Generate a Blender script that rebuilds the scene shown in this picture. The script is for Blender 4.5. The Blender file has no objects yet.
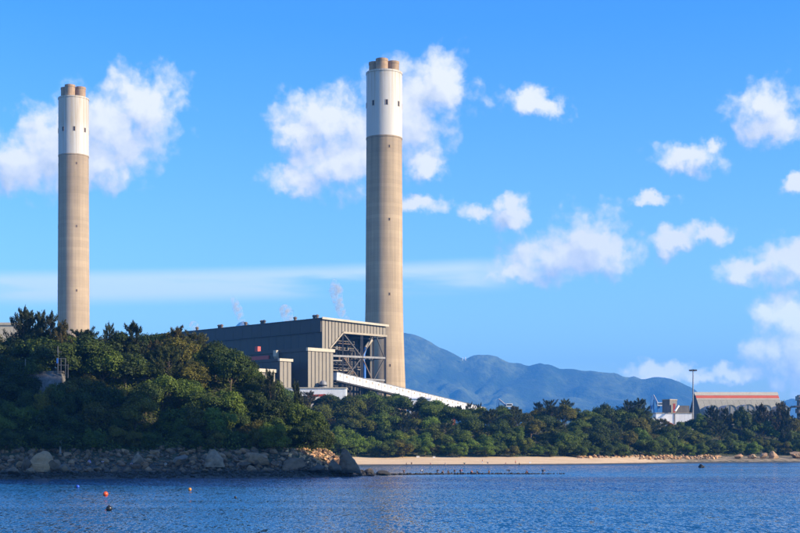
import bpy, math, random
import numpy as np
from mathutils import Vector, Matrix

rng = np.random.default_rng(7)
random.seed(7)
scene = bpy.context.scene
COL = scene.collection

# ------------------------------------------------------------------ camera
F = 1400.0            # focal length in reference pixels (800 px wide frame)
CAM_H = 6.0
HOR = 450.0           # reference row of the horizon
cam_d = bpy.data.cameras.new('camera')
cam = bpy.data.objects.new('camera', cam_d)
COL.objects.link(cam)
cam.location = (0, 0, CAM_H)
cam.rotation_euler = (math.radians(90), 0, 0)
cam_d.sensor_width = 36.0
cam_d.lens = 36.0 * F / 800.0
cam_d.shift_y = (HOR - 266.5) / 800.0
cam_d.clip_start = 1.0
cam_d.clip_end = 40000.0
scene.camera = cam

# ------------------------------------------------------------------ sun, sky, exposure
SUN_EL = math.radians(26.0)
SUN_PHI = math.radians(17.0)       # the sun stands to the right, a little towards the viewer
SUN = Vector((math.cos(SUN_EL) * math.cos(SUN_PHI), -math.cos(SUN_EL) * math.sin(SUN_PHI), math.sin(SUN_EL)))
sun_d = bpy.data.lights.new('sun', 'SUN')
sun_d.energy = 5.0
sun_d.angle = math.radians(0.55)
sun_d.color = (1.0, 0.83, 0.60)
sun = bpy.data.objects.new('sun', sun_d)
COL.objects.link(sun)
sun.location = SUN * 500
sun.rotation_euler = (-SUN).to_track_quat('-Z', 'Y').to_euler()

scene.view_settings.view_transform = 'Standard'
scene.view_settings.look = 'None'
scene.view_settings.exposure = 1.0
scene.view_settings.gamma = 1.0
scene.view_settings.use_curve_mapping = False
scene.cycles.use_denoising = True
try:
    scene.cycles.denoiser = 'OPENIMAGEDENOISE'
except Exception:
    pass
scene.cycles.max_bounces = 6
scene.cycles.diffuse_bounces = 2
scene.cycles.glossy_bounces = 3
scene.cycles.transmission_bounces = 4
scene.cycles.volume_bounces = 0
scene.cycles.caustics_reflective = False
scene.cycles.caustics_refractive = False


class NT:
    """short-hand for building node trees"""
    def __init__(self, tree):
        self.t = tree

    def n(self, typ, **kw):
        nd = self.t.nodes.new(typ)
        for k, v in kw.items():
            setattr(nd, k, v)
        return nd

    def link(self, a, b):
        self.t.links.new(a, b)

    def put(self, sock, v):
        if isinstance(v, bpy.types.NodeSocket):
            self.t.links.new(v, sock)
        else:
            sock.default_value = v

    def math(self, op, a, b=None, c=None, clamp=False):
        nd = self.n('ShaderNodeMath', operation=op, use_clamp=clamp)
        self.put(nd.inputs[0], a)
        if b is not None:
            self.put(nd.inputs[1], b)
        if c is not None:
            self.put(nd.inputs[2], c)
        return nd.outputs[0]

    def vec(self, op, a, b=None, c=None):
        nd = self.n('ShaderNodeVectorMath', operation=op)
        self.put(nd.inputs[0], a)
        if b is not None:
            self.put(nd.inputs[1], b)
        if c is not None:
            self.put(nd.inputs[2], c)
        return nd.outputs['Value'] if op in ('LENGTH', 'DOT_PRODUCT', 'DISTANCE') else nd.outputs['Vector']

    def maprange(self, v, a, b, c=0.0, d=1.0, smooth=False):
        nd = self.n('ShaderNodeMapRange')
        nd.interpolation_type = 'SMOOTHSTEP' if smooth else 'LINEAR'
        nd.clamp = True
        self.put(nd.inputs['Value'], v)
        for k, x in (('From Min', a), ('From Max', b), ('To Min', c), ('To Max', d)):
            self.put(nd.inputs[k], x)
        return nd.outputs[0]

    def noise(self, vec, scale, detail=4.0, rough=0.55, dims='3D', dist=0.0):
        nd = self.n('ShaderNodeTexNoise')
        nd.noise_dimensions = dims
        if vec is not None:
            self.put(nd.inputs['Vector'], vec)
        nd.inputs['Scale'].default_value = scale
        nd.inputs['Detail'].default_value = detail
        nd.inputs['Roughness'].default_value = rough
        nd.inputs['Distortion'].default_value = dist
        return nd

    def mix(self, fac, a, b, blend='MIX'):
        nd = self.n('ShaderNodeMix')
        nd.data_type = 'RGBA'
        nd.blend_type = blend
        self.put(nd.inputs[0], fac)
        for s, v in ((nd.inputs[6], a), (nd.inputs[7], b)):
            if isinstance(v, (tuple, list)) and len(v) == 3:
                v = (*v, 1.0)
            self.put(s, v)
        return nd.outputs[2]


# ---- world: Nishita sky with cumulus and a thin cirrus band, laid out in azimuth / elevation
world = bpy.data.worlds.new('World')
scene.world = world
world.use_nodes = True
world.cycles.sampling_method = 'MANUAL'
world.cycles.sample_map_resolution = 512
wt = world.node_tree
wt.nodes.clear()
W = NT(wt)

# cumulus puffs: centre and radii in degrees of azimuth and elevation
def azel(px, py):
    u, v = (px - 400) / F, (HOR - py) / F
    az = math.atan(u)
    return math.degrees(az), math.degrees(math.atan(v * math.cos(az)))

DEG = math.degrees(1 / F)
PUFFS = [  # reference column, row, radius, radius
    (142, 108, 40, 36), (110, 128, 46, 40), (60, 146, 50, 38), (14, 158, 44, 34), (100, 162, 44, 26),
    (442, 86, 36, 32), (404, 112, 44, 42), (330, 122, 50, 30), (296, 132, 26, 18), (340, 162, 52, 30), (296, 182, 30, 15),
    (424, 166, 20, 17), (416, 205, 26, 10),
    (532, 102, 24, 14), (550, 108, 18, 12),
    (768, 105, 32, 24), (770, 128, 24, 20), (690, 156, 30, 15), (710, 148, 15, 12), (654, 199, 22, 7),
    (590, 240, 46, 30), (560, 256, 46, 24), (612, 252, 30, 22), (520, 270, 30, 13),
    (676, 241, 24, 13), (704, 234, 20, 13), (782, 256, 36, 17), (752, 270, 34, 15), (800, 268, 30, 20),
    (512, 206, 16, 14), (512, 222, 20, 12), (480, 213, 20, 8),
    (790, 318, 30, 26), (775, 350, 26, 24), (805, 350, 34, 40), (660, 372, 34, 10), (720, 376, 44, 9), (799, 182, 12, 12),
]


def new_group(name):
    g = bpy.data.node_groups.new(name, 'ShaderNodeTree')
    g.interface.new_socket('P', in_out='INPUT', socket_type='NodeSocketVector')
    g.interface.new_socket('Density', in_out='OUTPUT', socket_type='NodeSocketFloat')
    N = NT(g)
    return g, N, N.n('NodeGroupInput').outputs['P'], N.n('NodeGroupOutput').inputs['Density']


def body_group():
    """smooth cloud bodies"""
    g, N, P, out = new_group('cumulus_body')
    acc = None
    for (px, py, rx, ry) in PUFFS:
        a, e = azel(px, py)
        sx, sy = 1 / (rx * DEG * 1.46), 1 / (ry * DEG * 1.42)
        d = N.vec('LENGTH', N.vec('MULTIPLY_ADD', P, (sx, sy, 0.0), (-a * sx, -e * sy, 0.0)))
        acc = d if acc is None else N.math('SMOOTH_MIN', acc, d, 0.30)
    N.link(N.math('SUBTRACT', 1.0, acc), out)
    return g


def billow_group():
    """cauliflower break-up"""
    g, N, P, out = new_group('cumulus_billow')
    vo = N.n('ShaderNodeTexVoronoi')
    vo.voronoi_dimensions = '2D'
    vo.feature = 'SMOOTH_F1'
    vo.inputs['Scale'].default_value = 0.65
    vo.inputs['Detail'].default_value = 2.0
    vo.inputs['Roughness'].default_value = 0.55
    vo.inputs['Smoothness'].default_value = 0.5
    N.link(P, vo.inputs['Vector'])
    n3 = N.noise(P, 2.0, 4.0, 0.62, dims='2D')
    N.link(N.math('ADD', N.math('MULTIPLY', N.math('SUBTRACT', 0.62, vo.outputs['Distance']), 0.50),
                  N.math('MULTIPLY', N.math('SUBTRACT', n3.outputs['Fac'], 0.5), 0.45)), out)
    return g


sky = W.n('ShaderNodeTexSky')
sky.sky_type = 'NISHITA'
sky.sun_disc = False
sky.sun_elevation = SUN_EL
sky.sun_rotation = math.atan2(SUN.x, SUN.y)
sky.air_density = 1.0
sky.dust_density = 0.5
sky.ozone_density = 3.0
tc = W.n('ShaderNodeTexCoord')
sp = W.n('ShaderNodeSeparateXYZ')
W.link(tc.outputs['Generated'], sp.inputs[0])
az = W.math('MULTIPLY', W.math('ARCTAN2', sp.outputs[0], sp.outputs[1]), 57.29578)
el = W.math('MULTIPLY', W.math('ARCSINE', sp.outputs[2]), 57.29578)
cb = W.n('ShaderNodeCombineXYZ')
W.link(az, cb.inputs[0]); W.link(el, cb.inputs[1])
Pw = cb.outputs[0]
bodyg, billg = body_group(), billow_group()


def use(grp, v):
    nd = W.n('ShaderNodeGroup', node_tree=grp)
    W.link(v, nd.inputs[0])
    return nd.outputs[0]


n1 = W.noise(Pw, 0.85, 6.0, 0.60, dims='2D')
warp = W.vec('MULTIPLY', W.vec('SUBTRACT', n1.outputs['Color'], (0.5, 0.5, 0.5)), (1.6, 1.25, 0.0))
Pq = W.vec('ADD', Pw, warp)
body = use(bodyg, Pq)
body_up = use(bodyg, W.vec('ADD', Pq, (0.40, 0.85, 0.0)))      # a little towards the sun and the zenith
Pv = W.vec('ADD', Pw, W.vec('MULTIPLY', warp, (0.3, 0.3, 0.0)))
bil = use(billg, Pv)
bil_up = use(billg, W.vec('ADD', Pv, (0.22, 0.30, 0.0)))
# elsewhere in the sky the same kind of scattered cumulus goes on
outside = W.math('MAXIMUM', W.maprange(W.math('ABSOLUTE', az), 17.5, 21.0, smooth=True), W.maprange(el, 19.5, 23.0, smooth=True))
n2 = W.noise(Pq, 0.11, 3.0, 0.5, dims='2D')
gen = W.math('MULTIPLY', W.math('SUBTRACT', n2.outputs['Fac'], 0.57), 4.5)
gen = W.math('SUBTRACT', gen, W.math('MULTIPLY', W.math('SUBTRACT', 1.0, outside), 3.0))
dens = W.math('ADD', W.math('MAXIMUM', body, gen), bil)
above = W.maprange(el, 0.3, 2.5, smooth=True)
alpha = W.math('MULTIPLY', W.maprange(dens, 0.0, 0.66, smooth=True), above)
alpha = W.math('MULTIPLY', alpha, 0.95)
lit = W.math('ADD', 0.66, W.math('MULTIPLY', W.math('SUBTRACT', bil, bil_up), 0.75))
lit = W.math('ADD', lit, W.math('MULTIPLY', W.math('SUBTRACT', body, body_up), 0.95), clamp=True)
SKY_STR = 0.105
cl_dark = (0.265 / SKY_STR, 0.325 / SKY_STR, 0.41 / SKY_STR)
cl_lit = (0.59 / SKY_STR, 0.585 / SKY_STR, 0.56 / SKY_STR)
cl_col = W.mix(lit, cl_dark, cl_lit)
clv = W.vec('SCALE', cl_col)
W.link(W.maprange(el, 2.0, 9.0, 1.7, 1.0, smooth=True), clv.node.inputs['Scale'])
cl_col = clv
# thin cirrus streaks
cm = W.vec('MULTIPLY', Pw, (0.10, 0.85, 1.0))
cn = W.noise(cm, 1.0, 5.0, 0.5, dist=0.3)
tilt = W.math('SUBTRACT', el, W.math('MULTIPLY', az, 0.04))
band = W.math('MULTIPLY', W.maprange(tilt, 6.1, 6.75, smooth=True), W.maprange(tilt, 7.25, 7.8, 1.0, 0.0, smooth=True))
band = W.math('MULTIPLY', band, W.maprange(az, 2.5, 5.5, 1.0, 0.0, smooth=True))
cirrus = W.math('MULTIPLY', W.math('MULTIPLY', band, W.maprange(cn.outputs['Fac'], 0.28, 0.52, smooth=True)), 0.62)
tint = W.mix(W.maprange(el, 1.0, 17.0), (0.95, 1.14, 1.16), (0.30, 0.80, 1.46))
skyc = W.mix(1.0, sky.outputs[0], tint, 'MULTIPLY')
c1 = W.mix(cirrus, skyc, (0.62 / SKY_STR, 0.66 / SKY_STR, 0.66 / SKY_STR))
c2 = W.mix(alpha, c1, cl_col)
bg = W.n('ShaderNodeBackground')
bg.inputs['Strength'].default_value = SKY_STR
W.link(c2, bg.inputs['Color'])
wo = W.n('ShaderNodeOutputWorld')
W.link(bg.outputs[0], wo.inputs['Surface'])


# ------------------------------------------------------------------ helpers
def P(px, py, D):
    """a point at distance D seen at a reference column and row"""
    return Vector(((px - 400) / F * D, D, CAM_H + (HOR - py) / F * D))


def tag(o, label=None, cat=None, group=None, kind=None):
    if label: o['label'] = label
    if cat: o['category'] = cat
    if group: o['group'] = group
    if kind: o['kind'] = kind
    return o


def mesh_data(name, verts, faces, mat=None, smooth=False):
    me = bpy.data.meshes.new(name)
    me.from_pydata([tuple(v) for v in verts], [], faces)
    me.update()
    if smooth:
        me.polygons.foreach_set('use_smooth', [True] * len(me.polygons))
    if mat is not None:
        me.materials.append(mat)
    return me


def link(name, me, parent=None, loc=(0, 0, 0)):
    o = bpy.data.objects.new(name, me)
    COL.objects.link(o)
    o.location = loc
    if parent is not None:
        o.parent = parent
    return o


def empty(name, loc, label=None, cat=None, group=None):
    o = bpy.data.objects.new(name, None)
    COL.objects.link(o)
    o.location = loc
    o.empty_display_size = 1.0
    return tag(o, label, cat, group)


def copy_tree(o, parent=None):
    c = o.copy()
    COL.objects.link(c)
    if parent is not None:
        c.parent = parent
    for ch in [x for x in bpy.data.objects if x.parent == o]:
        copy_tree(ch, c)
    return c


class MB:
    """collects shapes, then builds one mesh object (coordinates are taken relative to an origin)"""
    def __init__(self, origin=(0, 0, 0)):
        self.v, self.f, self.o = [], [], Vector(origin)

    def raw(self, verts, faces):
        b = len(self.v)
        self.v += [Vector(p) - self.o for p in verts]
        self.f += [tuple(b + i for i in fc) for fc in faces]
        return self

    def hexa(self, p):          # 8 corners: bottom loop then top loop
        return self.raw(p, [(3, 2, 1, 0), (4, 5, 6, 7), (0, 1, 5, 4), (1, 2, 6, 5), (2, 3, 7, 6), (3, 0, 4, 7)])

    def box(self, x0, x1, y0, y1, z0, z1, fr=None):
        p = [(x0, y0, z0), (x1, y0, z0), (x1, y1, z0), (x0, y1, z0), (x0, y0, z1), (x1, y0, z1), (x1, y1, z1), (x0, y1, z1)]
        if fr is not None:
            p = [fr(*q) for q in p]
        return self.hexa(p)

    def bar(self, a, b, w, h=None):
        a, b = Vector(a), Vector(b)
        h = h or w
        d = (b - a).normalized()
        up = Vector((0, 0, 1)) if abs(d.z) < 0.95 else Vector((0, 1, 0))
        s = d.cross(up).normalized()
        u = s.cross(d).normalized()
        c = [(-1, -1), (1, -1), (1, 1), (-1, 1)]
        return self.hexa([a + s * (i * w / 2) + u * (j * h / 2) for i, j in c] + [b + s * (i * w / 2) + u * (j * h / 2) for i, j in c])

    def tube(self, pts, radii, n=8, cap=True):
        pts = [Vector(p) for p in pts]
        rings = []
        s = None
        for i, p in enumerate(pts):
            d = (pts[min(i + 1, len(pts) - 1)] - pts[max(i - 1, 0)]).normalized()
            if s is None:
                s = d.cross(Vector((0, 0, 1)) if abs(d.z) < 0.9 else Vector((0, 1, 0))).normalized()
            else:
                s = (s - d * s.dot(d)).normalized()
            u = d.cross(s)
            rings.append([p + (s * math.cos(k * 2 * math.pi / n) + u * math.sin(k * 2 * math.pi / n)) * radii[i] for k in range(n)])
        v = [q for r in rings for q in r]
        f = []
        for i in range(len(pts) - 1):
            for k in range(n):
                k2 = (k + 1) % n
                f.append((i * n + k, i * n + k2, (i + 1) * n + k2, (i + 1) * n + k))
        if cap:
            f.append(tuple(range(n - 1, -1, -1)))
            f.append(tuple((len(pts) - 1) * n + k for k in range(n)))
        return self.raw(v, f)

    def lathe(self, cx, cy, prof, n=48, cap_top=False, cap_bottom=False):
        v, f = [], []
        for r, z in prof:
            for k in range(n):
                a = 2 * math.pi * k / n
                v.append((cx + r * math.cos(a), cy + r * math.sin(a), z))
        for i in range(len(prof) - 1):
            for k in range(n):
                k2 = (k + 1) % n
                f.append((i * n + k, i * n + k2, (i + 1) * n + k2, (i + 1) * n + k))
        if cap_top:
            f.append(tuple((len(prof) - 1) * n + k for k in range(n)))
        if cap_bottom:
            f.append(tuple(range(n - 1, -1, -1)))
        return self.raw(v, f)

    def prism(self, poly, fr, d0, d1):
        """poly: 2-d outline; fr(p, q, d) -> point; extruded from depth d0 to d1"""
        n = len(poly)
        v = [fr(p, q, d0) for p, q in poly] + [fr(p, q, d1) for p, q in poly]
        f = [tuple(range(n - 1, -1, -1)), tuple(range(n, 2 * n))]
        f += [(i, (i + 1) % n, n + (i + 1) % n, n + i) for i in range(n)]
        return self.raw(v, f)

    def data(self, name, mat, smooth=False):
        return mesh_data(name, self.v, self.f, mat, smooth)

    def build(self, name, mat, parent=None, smooth=False, loc=(0, 0, 0)):
        me = self.data(name, mat, smooth)
        fix_normals(me)
        if smooth:
            auto_sharp(me)
        return link(name, me, parent, loc)


def fix_normals(me):
    import bmesh
    bm = bmesh.new()
    bm.from_mesh(me)
    bmesh.ops.recalc_face_normals(bm, faces=bm.faces)
    bm.to_mesh(me)
    bm.free()


def auto_sharp(me, ang=0.6):
    import bmesh
    bm = bmesh.new()
    bm.from_mesh(me)
    for e in bm.edges:
        e.smooth = not (len(e.link_faces) == 2 and e.calc_face_angle(0) > ang)
    bm.to_mesh(me)
    bm.free()


def vnoise(x, y, seed=0):
    """value noise on arrays"""
    xi, yi = np.floor(x).astype(np.int64), np.floor(y).astype(np.int64)
    fx, fy = x - xi, y - yi
    fx, fy = fx * fx * (3 - 2 * fx), fy * fy * (3 - 2 * fy)

    def h(a, b):
        n = (a * 374761393 + b * 668265263 + seed * 974711) & 0x7fffffff
        n = ((n ^ (n >> 13)) * 1274126177) & 0x7fffffff
        n = n ^ (n >> 16)
        return (n & 0xffff) / 65535.0
    return (h(xi, yi) * (1 - fx) + h(xi + 1, yi) * fx) * (1 - fy) + (h(xi, yi + 1) * (1 - fx) + h(xi + 1, yi + 1) * fx) * fy


def fbm(x, y, seed=0, oct=5):
    s, a, t = 0.0, 0.5, 0.0
    for i in range(oct):
        s = s + a * vnoise(x * 2 ** i, y * 2 ** i, seed + i * 17)
        t += a
        a *= 0.5
    return s / t


def sstep(v, a, b):
    t = np.clip((v - a) / (b - a), 0, 1)
    return t * t * (3 - 2 * t)


def grid_mesh(name, xs, ys, zf, mat, attr=None):
    X, Y = np.meshgrid(xs, ys)
    Z = zf(X, Y)
    nx, ny = len(xs), len(ys)
    co = np.stack([X, Y, Z], -1).reshape(-1, 3).astype(np.float32)
    i = np.arange(ny - 1)[:, None] * nx + np.arange(nx - 1)[None, :]
    q = np.stack([i, i + 1, i + nx + 1, i + nx], -1).reshape(-1, 4).astype(np.int32)
    me = bpy.data.meshes.new(name)
    me.vertices.add(len(co)); me.vertices.foreach_set('co', co.ravel())
    me.loops.add(q.size); me.loops.foreach_set('vertex_index', q.ravel())
    me.polygons.add(len(q)); me.polygons.foreach_set('loop_start', np.arange(0, q.size, 4, dtype=np.int32))
    me.polygons.foreach_set('use_smooth', np.ones(len(q), dtype=bool))
    me.update(calc_edges=True)
    me.materials.append(mat)
    if attr is not None:
        a = me.attributes.new('zone', 'FLOAT_COLOR', 'POINT')
        c = np.ones((len(co), 4), dtype=np.float32)
        c[:, :3] = attr(X, Y, Z).reshape(-1, 3)
        a.data.foreach_set('color', c.ravel())
    return me


# ------------------------------------------------------------------ materials
def new_mat(name):
    m = bpy.data.materials.new(name)
    m.use_nodes = True
    N = NT(m.node_tree)
    b = m.node_tree.nodes['Principled BSDF']
    return m, N, b


def simple(name, col, rough=0.7, var=0.15, scale=0.4, bump=0.0, bscale=3.0, metallic=0.0, streak=0.0):
    """weathered paint, concrete or metal: mottled colour, optional rain streaks and relief"""
    m, N, b = new_mat(name)
    g = N.n('ShaderNodeNewGeometry')
    n1 = N.noise(g.outputs['Position'], scale, 5.0, 0.6)
    k = N.maprange(n1.outputs['Fac'], 0.3, 0.7, 1 - var, 1 + var)
    if streak > 0:
        sv = N.vec('MULTIPLY', g.outputs['Position'], (1.3, 1.3, 0.05))
        n2 = N.noise(sv, 1.0, 4.0, 0.6)
        k = N.math('MULTIPLY', k, N.maprange(n2.outputs['Fac'], 0.35, 0.7, 1 + streak * 0.4, 1 - streak))
    c = N.vec('SCALE', (*col,))
    nd = c.node
    N.link(k, nd.inputs['Scale'])
    N.link(c, b.inputs['Base Color'])
    b.inputs['Roughness'].default_value = rough
    b.inputs['Metallic'].default_value = metallic
    if bump > 0:
        n3 = N.noise(g.outputs['Position'], bscale, 5.0, 0.65)
        bp = N.n('ShaderNodeBump')
        bp.inputs['Strength'].default_value = 1.0
        bp.inputs['Distance'].default_value = bump
        N.link(n3.outputs['Fac'], bp.inputs['Height'])
        N.link(bp.outputs[0], b.inputs['Normal'])
    return m


def mat_concrete_chimney():
    m, N, b = new_mat('chimney_concrete')
    g = N.n('ShaderNodeNewGeometry')
    pos = g.outputs['Position']
    s = N.n('ShaderNodeSeparateXYZ'); N.link(pos, s.inputs[0])
    # slip-form lifts: every lift poured a slightly different shade
    zl = N.math('FLOOR', N.math('DIVIDE', s.outputs[2], 2.4))
    wn = N.n('ShaderNodeTexWhiteNoise', noise_dimensions='1D'); N.link(zl, wn.inputs['W'])
    lift = N.maprange(wn.outputs['Value'], 0, 1, 0.93, 1.06)
    fr = N.math('FRACT', N.math('DIVIDE', s.outputs[2], 2.4))
    joint = N.maprange(fr, 0.0, 0.10, 0.86, 1.0)
    st = N.noise(N.vec('MULTIPLY', pos, (0.7, 0.7, 0.012)), 1.0, 5.0, 0.6)
    streak = N.maprange(st.outputs['Fac'], 0.32, 0.7, 1.10, 0.76)
    bl = N.noise(pos, 0.06, 4.0, 0.6)
    blot = N.maprange(bl.outputs['Fac'], 0.3, 0.7, 0.88, 1.10)
    # rain-washed soot under the painted top
    soot = N.maprange(s.outputs[2], 150.0, 208.0, 1.0, 0.78, smooth=True)
    k = N.math('MULTIPLY', N.math('MULTIPLY', lift, joint), N.math('MULTIPLY', N.math('MULTIPLY', streak, blot), soot))
    c = N.vec('SCALE', (0.42, 0.315, 0.195)); N.link(k, c.node.inputs['Scale'])
    N.link(c, b.inputs['Base Color'])
    b.inputs['Roughness'].default_value = 0.9
    return m


def mat_white_chimney():
    m, N, b = new_mat('chimney_white_paint')
    g = N.n('ShaderNodeNewGeometry')
    pos = g.outputs['Position']
    s = N.n('ShaderNodeSeparateXYZ'); N.link(pos, s.inputs[0])
    st = N.noise(N.vec('MULTIPLY', pos, (0.9, 0.9, 0.02)), 1.0, 5.0, 0.6)
    dirt = N.math('MULTIPLY', N.maprange(st.outputs['Fac'], 0.42, 0.68, smooth=True), N.maprange(s.outputs[2], 205, 240, 0.12, 0.8))
    top = N.maprange(s.outputs[2], 234.0, 243.0, smooth=True)
    dirt = N.math('ADD', dirt, N.math('MULTIPLY', top, 0.35), clamp=True)
    c = N.mix(dirt, (0.50, 0.475, 0.42), (0.38, 0.30, 0.19))
    N.link(c, b.inputs['Base Color'])
    b.inputs['Roughness'].default_value = 0.6
    return m


def mat_leaf(name, c1, c2):
    m, N, b = new_mat(name)
    oi = N.n('ShaderNodeObjectInfo')
    at = N.n('ShaderNodeAttribute'); at.attribute_name = 'tint'
    k = N.maprange(at.outputs['Fac'], 0, 1, 0.0, 1.0)
    c = N.mix(k, c1, c2)
    c = N.mix(1.0, c, oi.outputs['Color'], 'MULTIPLY')
    v = N.maprange(oi.outputs['Random'], 0, 1, 0.75, 1.25)
    cs = N.vec('SCALE', c); N.link(v, cs.node.inputs['Scale'])
    N.link(cs, b.inputs['Base Color'])
    b.inputs['Roughness'].default_value = 0.6
    b.inputs['Specular IOR Level'].default_value = 0.25
    tr = N.n('ShaderNodeBsdfTranslucent')
    N.link(cs, tr.inputs['Color'])
    mx = N.n('ShaderNodeMixShader'); mx.inputs[0].default_value = 0.28
    N.link(b.outputs[0], mx.inputs[1]); N.link(tr.outputs[0], mx.inputs[2])
    out = m.node_tree.nodes['Material Output']
    N.link(mx.outputs[0], out.inputs['Surface'])
    return m


def mat_rock(name, col, var=0.3):
    m, N, b = new_mat(name)
    oi = N.n('ShaderNodeObjectInfo')
    g = N.n('ShaderNodeNewGeometry')
    pos = g.outputs['Position']
    n1 = N.noise(pos, 0.9, 6.0, 0.65)
    k = N.maprange(n1.outputs['Fac'], 0.3, 0.7, 1 - var, 1 + var)
    c = N.mix(1.0, (*col, 1.0), oi.outputs['Color'], 'MULTIPLY')
    wr = N.n('ShaderNodeTexWhiteNoise', noise_dimensions='3D')
    isl = g.outputs['Random Per Island']
    k = N.math('MULTIPLY', k, N.maprange(isl, 0, 1, 0.7, 1.25))
    hue = N.mix(N.maprange(isl, 0.0, 1.0), (0.9, 0.98, 1.10), (1.15, 1.0, 0.82))
    c = N.mix(1.0, c, hue, 'MULTIPLY')
    # weed and wet below the high-water line
    s = N.n('ShaderNodeSeparateXYZ'); N.link(pos, s.inputs[0])
    n2 = N.noise(pos, 0.5, 3.0, 0.5)
    wl = N.math('ADD', s.outputs[2], N.math('MULTIPLY', N.math('SUBTRACT', n2.outputs['Fac'], 0.5), 1.6))
    wet = N.maprange(wl, 1.1, 2.1, smooth=True)
    cs = N.vec('SCALE', c); N.link(k, cs.node.inputs['Scale'])
    c3 = N.mix(wet, (0.026, 0.024, 0.020), cs)
    N.link(c3, b.inputs['Base Color'])
    b.inputs['Roughness'].default_value = 0.85
    bp = N.n('ShaderNodeBump'); bp.inputs['Distance'].default_value = 0.12
    n3 = N.noise(pos, 3.0, 6.0, 0.7)
    N.link(n3.outputs['Fac'], bp.inputs['Height']); N.link(bp.outputs[0], b.inputs['Normal'])
    return m


def mat_ground():
    m, N, b = new_mat('ground_surface')
    at = N.n('ShaderNodeAttribute'); at.attribute_name = 'zone'
    s = N.n('ShaderNodeSeparateColor'); N.link(at.outputs['Color'], s.inputs[0])
    g = N.n('ShaderNodeNewGeometry'); pos = g.outputs['Position']
    n1 = N.noise(pos, 0.35, 6.0, 0.65); n2 = N.noise(pos, 2.5, 4.0, 0.6)
    soil = N.mix(N.maprange(n1.outputs['Fac'], 0.35, 0.65), (0.030, 0.040, 0.016), (0.065, 0.060, 0.030))
    nb = N.noise(N.vec('MULTIPLY', pos, (0.05, 0.25, 1.0)), 1.0, 5.0, 0.6)
    sand = N.mix(N.maprange(nb.outputs['Fac'], 0.35, 0.65), (0.56, 0.38, 0.20), (0.70, 0.50, 0.28))
    sand = N.mix(N.maprange(n2.outputs['Fac'], 0.55, 0.75, 0, 0.35), sand, (0.34, 0.25, 0.15))
    mud = N.mix(N.maprange(n2.outputs['Fac'], 0.4, 0.6), (0.028, 0.026, 0.022), (0.075, 0.066, 0.050))
    e1 = N.maprange(N.math('ADD', s.outputs[0], N.math('MULTIPLY', N.math('SUBTRACT', n1.outputs['Fac'], 0.5), 0.5)), 0.4, 0.6)
    e2 = N.maprange(N.math('ADD', s.outputs[1], N.math('MULTIPLY', N.math('SUBTRACT', n1.outputs['Fac'], 0.5), 0.5)), 0.35, 0.65)
    c = N.mix(e1, soil, sand)
    c = N.mix(e2, c, mud)
    N.link(c, b.inputs['Base Color'])
    b.inputs['Roughness'].default_value = 0.9
    bp = N.n('ShaderNodeBump'); bp.inputs['Distance'].default_value = 0.25
    N.link(n2.outputs['Fac'], bp.inputs['Height']); N.link(bp.outputs[0], b.inputs['Normal'])
    return m


def mat_sea():
    """wave facets are given as random slopes, so the chop keeps its steepness however far away it is"""
    m, N, b = new_mat('sea_water')
    g = N.n('ShaderNodeNewGeometry'); pos = g.outputs['Position']
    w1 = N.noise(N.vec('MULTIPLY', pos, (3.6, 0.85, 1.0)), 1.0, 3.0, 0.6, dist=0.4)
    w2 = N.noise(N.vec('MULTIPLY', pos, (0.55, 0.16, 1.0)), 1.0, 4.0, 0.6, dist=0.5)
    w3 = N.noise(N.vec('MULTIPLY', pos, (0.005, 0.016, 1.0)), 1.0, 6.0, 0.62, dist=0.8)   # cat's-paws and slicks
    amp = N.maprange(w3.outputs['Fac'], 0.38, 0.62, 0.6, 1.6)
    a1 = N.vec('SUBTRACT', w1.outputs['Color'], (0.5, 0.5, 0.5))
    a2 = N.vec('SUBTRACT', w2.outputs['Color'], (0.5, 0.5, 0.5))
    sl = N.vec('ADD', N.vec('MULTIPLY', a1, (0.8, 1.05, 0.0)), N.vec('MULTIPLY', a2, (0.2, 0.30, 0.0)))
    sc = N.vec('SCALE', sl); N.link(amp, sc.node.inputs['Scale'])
    nv = N.vec('NORMALIZE', N.vec('ADD', sc, (0.0, -0.12, 1.0)))   # constant tilt to the viewer added so facets mirror higher, bluer sky
    N.link(nv, b.inputs['Normal'])
    b.inputs['Base Color'].default_value = (0.006, 0.055, 0.120, 1)
    b.inputs['Roughness'].default_value = 0.06
    b.inputs['IOR'].default_value = 1.33
    return m


def mat_mountain():
    m, N, b = new_mat('mountain_scrub')
    g = N.n('ShaderNodeNewGeometry'); pos = g.outputs['Position']
    n1 = N.noise(pos, 0.0028, 8.0, 0.65); n2 = N.noise(pos, 0.02, 5.0, 0.6)
    c = N.mix(N.maprange(n1.outputs['Fac'], 0.42, 0.62), (0.018, 0.042, 0.008), (0.115, 0.145, 0.040))
    c = N.mix(N.maprange(n2.outputs['Fac'], 0.4, 0.6, 0, 0.6), c, (0.02, 0.038, 0.010))
    N.link(c, b.inputs['Base Color'])
    b.inputs['Roughness'].default_value = 1.0
    bp = N.n('ShaderNodeBump'); bp.inputs['Distance'].default_value = 18.0
    N.link(n2.outputs['Fac'], bp.inputs['Height']); N.link(bp.outputs[0], b.inputs['Normal'])
    return m


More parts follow.
